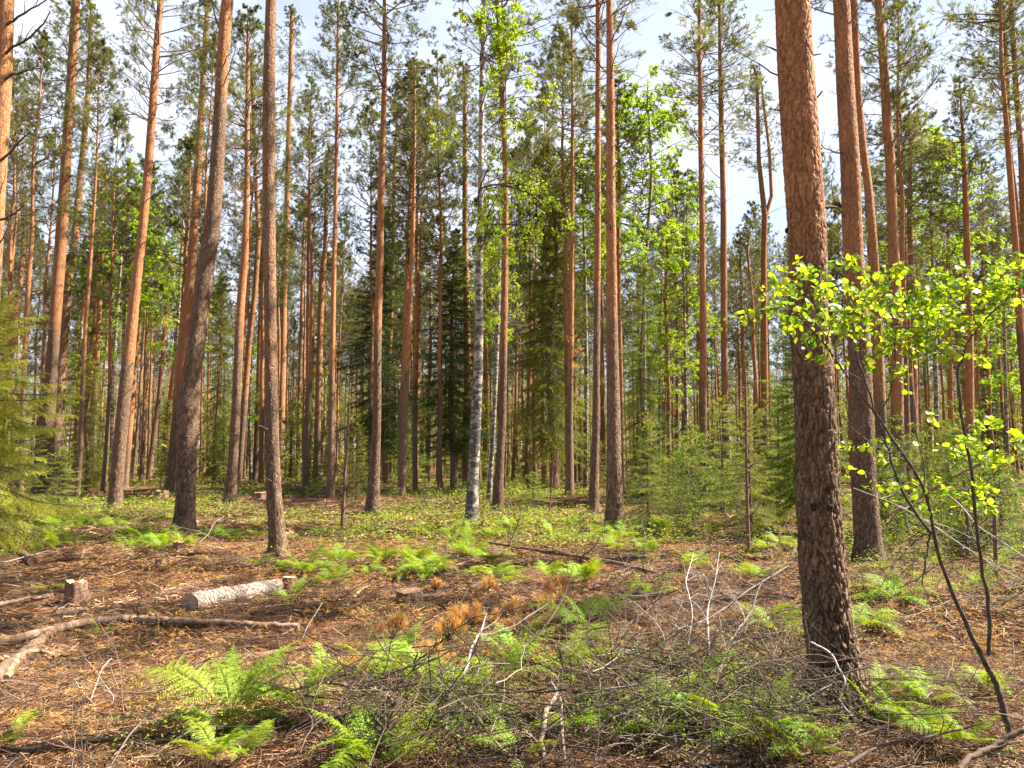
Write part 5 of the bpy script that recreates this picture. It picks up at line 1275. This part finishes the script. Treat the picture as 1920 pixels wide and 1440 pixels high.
# small leafy shoots in the brushwood
def shoots():
    g = np.random.default_rng(83); mb = MB()
    def region(n, x0, x1, y0, y1, ls, v0):
        px = g.uniform(x0, x1, n); py = g.uniform(y0, y1, n); c = np.array([at(a, b) for a, b in zip(px, py)])
        k = 26; idx = np.repeat(np.arange(n), k); N = n * k
        pos = c[idx] + g.normal(0, .10, (N, 3)) * [1, 1, 0]; pos[:, 2] += g.uniform(.02, .30, N)
        leaves(mb, g, pos, nrm(g.normal(size=(N, 3)) * [1, 1, .5]), nrm(g.normal(size=(N, 3)) * .5 + [0, 0, 1]), ls * .7 * g.uniform(.7, 1.5, N), ls * .35 * g.uniform(.7, 1.3, N), v0 - .1 + g.normal(0, .2, N))
    region(170, 1080, 1550, 1240, 1440, .034, .35)
    region(120, 640, 1060, 1220, 1440, .034, .35)
    region(40, 250, 600, 1300, 1440, .03, .75)
    region(40, 1560, 1920, 1150, 1420, .03, .6)
    region(150, 1560, 1920, 960, 1150, .04, .65)
    region(150, 1050, 1500, 950, 1080, .04, .65)
    region(160, 0, 1050, 950, 1050, .04, .65)
    tag(mb.build('leafy_shoots', M['cover'], smooth=False), 'small green leafy shoots growing up through the brushwood', 'undergrowth', kind='stuff')
shoots()

# ------------------------------------------------------------------ dead orange pine tufts
def tuft_twig(px, py, Y, rpx, label, seed, n=6, parent=None):
    g = np.random.default_rng(seed); R = rpx / F * Y * 1.15
    if parent is None:
        p = np.array(at(px, py + rpx * .9)); p[2] += R * .95
    else: p = np.array(P(px, py, Y))
    org = p.copy(); mb = MB(); fo = MB()
    org[2] = max(org[2] - R * .8, float(gnd(org[0], org[1])))
    for k in range(n):
        az = g.uniform(0, 6.28); el = g.uniform(-.2, 1.3)
        c = p - org + np.array([math.cos(az) * math.cos(el), math.sin(az) * math.cos(el), math.sin(el)]) * R * g.uniform(.35, 1.15) * [1.15, .8, .75]
        d = nrm(c + [0, 0, R * .4])
        tubes(mb, np.stack([np.zeros(3), c * .5 + g.normal(0, .01, 3), c])[None], np.array([[.004, .003, .0022]]), 5, .4)
        needles(fo, g, c[None] - d * .06, c[None] + d * .02, 1, min(.085, R * .6), .0040, .75, .85, g.uniform(.2, .8), 0, kmin=70)
    root = link('pine_twig', None, parent, tuple(org)) if parent is None else link('dead_needle_clump', None, parent, tuple(Vector(org) - parent.location))
    if parent is None: tag(root, label, 'dead pine twig')
    mb.build('twig', M['dark'], root); fo.build('needles', M['orange'], root, smooth=False)
for i, (px, py, Y, r, lab) in enumerate([
    (1049, 1121, 8.6, 27, 'largest clump of dead orange needles, upper right of the row'),
    (1028, 1140, 8.3, 18, 'orange needle clump joined to the lower left of the largest clump'),
    (966, 1147, 8.0, 18, 'round orange needle clump left of the largest clump'),
    (921, 1166, 7.5, 17, 'orange needle clump in the middle of the row'),
    (880, 1164, 7.5, 22, 'broad orange needle clump left of the middle of the row'),
    (839, 1187, 7.1, 22, 'low orange needle clump at the left part of the row'),
    (737, 1177, 7.2, 20, 'lone orange needle clump left of the row, below the broad stump'),
    (800, 1240, 6.2, 24, 'brownish needle clump above the foreground ferns'),
    (970, 1178, 7.3, 16, 'small orange needle clump below the round one'),
    (978, 1218, 6.6, 18, 'orange needle clump rising out of the ferns'),
    (662, 1260, 5.9, 22, 'dull orange needle clump right of the large foreground fern'),
    (816, 1099, 9.5, 12, 'small orange needle tuft right above the broad stump'),
    (912, 1100, 9.3, 14, 'dim orange needle clump by the pale straight stick'),
    (1016, 1170, 7.4, 14, 'small pale orange needle clump right of the row')]):
    tuft_twig(px, py, Y, r, lab, 600 + i, 16 if r > 20 else 11)
m11 = NAMED['M11']
for i, (px, py, r) in enumerate([(1075, 640, 18), (1078, 662, 16), (1081, 690, 12)]):
    tuft_twig(px, py, m11.location.y - .1, r * .9, None, 650 + i, 14, m11)

# dead orange-brown twig mats (needle-bearing slash), uncountable
def slash():
    g = np.random.default_rng(91); mb = MB()
    def region(n, x0, x1, y0, y1, l):
        px = g.uniform(x0, x1, n); py = g.uniform(y0, y1, n); c = np.array([at(a, b) for a, b in zip(px, py)]); c[:, 2] += g.uniform(.01, .12, n)
        az = g.uniform(0, 6.28, n); d = np.stack([np.cos(az), np.sin(az), g.uniform(-.1, .3, n)], -1)
        needles(mb, g, c, c + d * l, 120, .05, .0035, .7, .8, g.uniform(.1, .6, n), 0, vj=.15)
    region(500, 560, 1180, 1090, 1280, .16)
    region(500, 150, 760, 1010, 1110, .2)
    region(700, 560, 1500, 950, 1080, .25)
    region(500, 1150, 1900, 1060, 1250, .16)
    region(250, 0, 500, 1140, 1400, .12)
    tag(mb.build('dry_slash', M['orange'], smooth=False), 'rust coloured dry needle twigs left by felling, spread over the clearing', 'slash', kind='stuff')
slash()

# dead red sapling and thin bare young trees
def bare_sapling(pix, label, seed, var, n=16, Lr=.16):
    base = at(pix[0][0], pix[0][1]); Y = base[1]; g = np.random.default_rng(seed)
    pts = np.array([P(a, b, Y) for a, b, w in pix]) - base; pts[0] = 0; rad = [w / 2 / F * Y for *_, w in pix]
    t = np.linspace(0, 1, 14); s = np.linspace(0, 1, len(pts)); A = np.stack([np.interp(t, s, pts[:, k]) for k in range(3)], -1); R = np.interp(t, s, rad)
    mb = MB(); tubes(mb, A[None], R[None], 6, var)
    C, Rc = grow(g, A[None], R[None], n, .08, .95, Lr, 1.2, .12, .02, 5, rr=.45); tubes(mb, C, Rc, 3, var)
    C2, R2 = grow(g, C, Rc, 4, .2, .95, .5, .8, .15, 0, 4, rr=.6); tubes(mb, C2, R2, 3, var)
    o = mb.build('dead_sapling', M['limb'] if var < .3 else M['dead']); o.location = base; tag(o, label, 'dead sapling')
bare_sapling([(641, 1000, 8), (645, 920, 7), (650, 830, 5), (655, 760, 3)], 'thin dead reddish sapling left of the red-brown pine', 1, .2, 22)
bare_sapling([(568, 925, 5), (569, 850, 4), (572, 780, 3)], 'thin bare stem right behind the pinkish pine', 2, .2)
bare_sapling([(116, 935, 5), (116, 900, 4), (118, 840, 3)], 'small dark stem at the right fringe of the yellowish spruce', 3, .2)
bare_sapling([(1404, 1035, 8), (1401, 940, 6), (1399, 820, 5), (1398, 700, 3)], 'thin dark upright stem standing before the young spruces', 4, .2, 30, .12)
bare_sapling([(1030, 960, 4), (1035, 900, 3), (1038, 860, 3)], 'thin reddish stem in front of the drooping spruce', 5, .2)
bare_sapling([(1815, 1040, 7), (1812, 960, 6), (1808, 900, 4)], 'thin dark stem behind the sapling, near the right edge', 6, .2)
bare_sapling([(1868, 1085, 9), (1866, 1000, 7), (1864, 930, 5)], 'dark bare stem right of the forked sapling', 7, .2)

# ------------------------------------------------------------------ foreground leafy sapling
def sapling():
    g = np.random.default_rng(5)
    base = np.array(P(1893, 1376, 4.45)); base[2] = float(gnd(base[0], base[1]))
    root = empty('birch_sapling', base); tag(root, 'forked birch sapling with bright yellow-green leaves, nearest on the right', 'sapling')
    def stem(pix, w0, w1, tw=0):
        pts = np.array([P(a, b, Y) for a, b, Y in pix]) - base; s = np.concatenate([[0], np.cumsum(np.linalg.norm(np.diff(pts, axis=0), axis=1))]); s /= s[-1]
        m = 26; t = np.linspace(0, 1, m); A = np.stack([np.interp(t, s, pts[:, k]) for k in range(3)], -1)
        for _ in range(2): A[1:-1] = (A[:-2] + A[1:-1] * 2 + A[2:]) / 4
        A[1:-1] += g.normal(0, .003, (m - 2, 3))
        R = np.linspace(w0, w1, m) * .70 / 2 / F * pix[len(pix) // 2][2]
        mb = MB(); tubes(mb, A[None], R[None], 8, .2)
        tips = []
        if tw:
            C, Rc = grow(g, A[None], R[None], tw, .3, 1, .3, .7, .15, .02, 6, rr=.5); tubes(mb, C, Rc, 4, .2)
            tips.append(C)
        o = mb.build('stem', M['dark'], root)
        return A, tips
    stem([(1893, 1376, 4.45), (1869, 1282, 4.4), (1846, 1242, 4.35)], 16, 14)
    a1, t1 = stem([(1846, 1242, 4.35), (1820, 1192, 4.3), (1797, 1132, 4.25), (1767, 1065, 4.2), (1750, 1012, 4.15), (1748, 960, 4.1), (1727, 900, 4.05), (1680, 833, 4.0), (1630, 763, 3.95), (1580, 693, 3.9), (1547, 647, 3.85), (1513, 607, 3.8), (1470, 570, 3.8)], 13, 3, 5)
    a2, t2 = stem([(1746, 1000, 4.15), (1711, 956, 4.15), (1685, 911, 4.15), (1667, 847, 4.2), (1633, 747, 4.2), (1607, 663, 4.2), (1590, 633, 4.2), (1580, 560, 4.2)], 8, 3, 5)
    a3, t3 = stem([(1665, 840, 4.1), (1647, 773, 4.1), (1673, 735, 4.0), (1679, 680, 3.95), (1677, 620, 3.9), (1700, 570, 3.9)], 5, 2, 6)
    a4, t4 = stem([(1854, 1228, 4.35), (1855, 1155, 4.3), (1839, 1050, 4.2), (1829, 975, 4.1), (1825, 900, 4.0), (1813, 830, 3.9), (1800, 773, 3.85), (1795, 697, 3.8)], 11, 7)
    a5, t5 = stem([(1795, 700, 3.8), (1810, 650, 3.75), (1833, 613, 3.7), (1867, 580, 3.65), (1925, 530, 3.6)], 6, 3, 7)
    a6, t6 = stem([(1795, 697, 3.8), (1787, 677, 3.8), (1747, 647, 3.85), (1713, 620, 3.9), (1640, 600, 3.95)], 5, 2, 7)
    a7, t7 = stem([(1743, 1002, 4.15), (1735, 1060, 4.1), (1728, 1090, 4.1), (1740, 1120, 4.05), (1752, 1150, 4.0)], 6, 2, 3)
    a8, t8 = stem([(1740, 996, 4.15), (1700, 1030, 4.0), (1665, 1075, 3.9), (1650, 1110, 3.85)], 5, 2, 5)
    a9, t9 = stem([(1826, 930, 4.05), (1850, 905, 4.0), (1890, 860, 3.9), (1925, 850, 3.85)], 4, 2, 5)
    a10, t10 = stem([(1548, 648, 3.85), (1560, 600, 3.9), (1562, 560, 3.9), (1530, 520, 3.9)], 4, 2, 5)
    a11, t11 = stem([(1833, 613, 3.7), (1815, 570, 3.7), (1790, 545, 3.7), (1740, 530, 3.75)], 4, 2, 6)
    # leaf sprays: (cx, cy, rx, ry, depth, count)
    lm = MB()
    sprays = [(1500, 585, 65, 22, 3.8, 75), (1535, 520, 45, 32, 3.9, 60), (1480, 555, 60, 18, 3.8, 40), (1440, 500, 28, 22, 3.9, 10), (1580, 600, 60, 28, 3.9, 95), (1650, 560, 60, 35, 3.9, 95),
              (1640, 620, 70, 22, 4.0, 85), (1720, 550, 60, 30, 3.8, 95), (1740, 600, 60, 28, 3.85, 95), (1700, 650, 65, 20, 3.9, 75), (1790, 570, 55, 32, 3.75, 85), (1800, 620, 45, 22, 3.8, 55),
              (1850, 555, 55, 28, 3.65, 75), (1900, 530, 30, 35, 3.6, 55), (1905, 570, 25, 25, 3.6, 25), (1730, 690, 32, 12, 3.9, 22), (1510, 630, 24, 10, 3.8, 8), (1545, 675, 22, 8, 3.85, 10), (1620, 685, 25, 12, 4.1, 14),
              (1860, 800, 28, 14, 3.8, 22), (1885, 830, 45, 20, 3.8, 34), (1780, 830, 20, 10, 3.9, 10), (1815, 850, 40, 14, 3.9, 16), (1890, 865, 40, 14, 3.8, 20), (1630, 840, 30, 14, 4.1, 24), (1660, 900, 25, 22, 4.1, 18),
              (1780, 900, 35, 16, 4.0, 18), (1840, 945, 38, 18, 4.0, 26), (1750, 950, 25, 14, 4.0, 16), (1900, 490, 20, 12, 3.6, 10), (1700, 505, 60, 20, 3.8, 18), (1450, 560, 50, 40, 3.85, 24), (1560, 500, 30, 26, 3.9, 16), (1620, 530, 60, 20, 4.0, 24), (1895, 660, 30, 40, 3.7, 12), (1640, 560, 80, 50, 4.2, 30), (1760, 930, 60, 30, 4.1, 24), (1880, 905, 40, 30, 4.0, 20), (1700, 760, 60, 60, 4.2, 10)]
    for cx, cy, rx, ry, Y, n in sprays:
        c = np.array([P(cx, cy, Y)]) - base
        n = int(n * 1.6)
        sx = rx / F * Y * 1.1; sz = ry / F * Y * 1.3
        # a few twigs per spray
        nt = max(3, n // 7); th = g.uniform(0, 6.28, nt)
        s0 = c + np.stack([g.normal(0, .35 * sx, nt), g.normal(0, .12, nt), g.normal(0, .3 * sz, nt)], -1)
        dv = np.stack([np.cos(th) * sx * .8, g.normal(0, .16, nt), np.sin(th) * sz * .7 + sz * .1], -1)
        e0 = s0 + dv; md = (s0 + e0) / 2 + g.normal(0, .012, (nt, 3))
        tubes(lm, np.stack([s0, md, e0], 1), np.full((nt, 3), .0014), 3, .2, mat=1)
        idx = g.integers(0, nt, n); t = g.uniform(0, 1, n)[:, None]
        pos = s0[idx] * (1 - t) + e0[idx] * t + g.normal(0, .012, (n, 3))
        d = nrm(nrm(dv)[idx] * .5 + g.normal(0, .6, (n, 3)) + np.array([0, 0, -.25])); nn = nrm(g.normal(0, .75, (n, 3)) + np.array([.2, -.35, .7]))
        L = .032 * g.uniform(.5, 1.45, n)
        ovate(lm, g, pos, d, nn, L, L * .88, np.clip(g.beta(1.7, 1.5, n), .02, 1))
    lm.build('foliage', [M['nleaf'], M['dark']], root)
sapling()
polyobj('leaning_pole', [(1672, 962, 5.2), (1763, 917, 5.0), (1800, 897, 4.9), (1850, 865, 4.8)], [.016, .016, .015, .012], M['pale'], 'tan broken pole leaning through the sapling', 'fallen branch', 9, twigs=0)
polyobj('fallen_branch', [(1763, 917, 5.0), (1800, 945, 4.9), (1830, 985, 4.8), (1870, 1010, 4.7), (1930, 1050, 4.6)], [.006, .006, .005, .004], DE, 'thin grey twig sloping down to the right edge', 'fallen branch', 6, .9, twigs=7, seed=71)
polyobj('fallen_branch', [(1600, 915, 4.9), (1680, 945, 4.8), (1750, 985, 4.7), (1800, 1020, 4.6), (1850, 1050, 4.6), (1920, 1090, 4.5)], [.004, .006, .006, .004], DE, 'pale twig crossing between the thick pine and the sapling', 'fallen branch', 6, .9, twigs=8, seed=72)

# labels of the repeats: counted off from the trunks one can find
def relabel():
    marks = [(0, 'left photo edge'), (82, 'dark-barked pine'), (221, 'straight red-brown pine'), (350, 'burled grey pine'), (436, 'black-footed pine'), (515, 'pinkish sunlit pine'),
             (598, 'reddish twin-stemmed pine'), (703, 'bare-limbed red-brown pine'), (757, 'leaning orange pine'), (890, 'flaking birch'), (937, 'red pine by the birch'),
             (1068, 'pine with the orange needle clump'), (1152, 'thick central-right pine'), (1318, 'tall straight pine'), (1362, 'orange partner pine'), (1435, 'forked pine'),
             (1526, 'thickest pine'), (1618, 'reddish second-thickest pine'), (1684, 'tan pine'), (1784, 'bright orange pine'), (1880, 'last gap before the right edge')]
    words = ['first', 'second', 'third', 'fourth', 'fifth', 'sixth', 'seventh', 'eighth', 'ninth', 'tenth', 'eleventh', 'twelfth', 'thirteenth', 'fourteenth', 'fifteenth', 'sixteenth', 'seventeenth', 'eighteenth', 'nineteenth', 'twentieth']
    for key, noun in (('pine', 'thin far pine'), ('spruce', 'far young spruce'), ('fern', 'far fern'), ('bush', 'leafy bush'), ('midfern', 'clearing fern')):
        L = sorted(REL[key], key=lambda o: o.location.x / o.location.y); cnt = {}
        for o in L:
            px = 960 + F * o.location.x / (o.location.y * cp + (o.location.z - CAMZ) * sp)
            i = max([k for k, (m, _) in enumerate(marks) if m <= px] or [0]); c = cnt.get(i, 0); cnt[i] = c + 1
            w = words[c] if c < 20 else words[c - 20] + ' plus twenty'
            o['label'] = '%s %s to the right of the %s' % (w, noun, marks[i][1])
relabel()
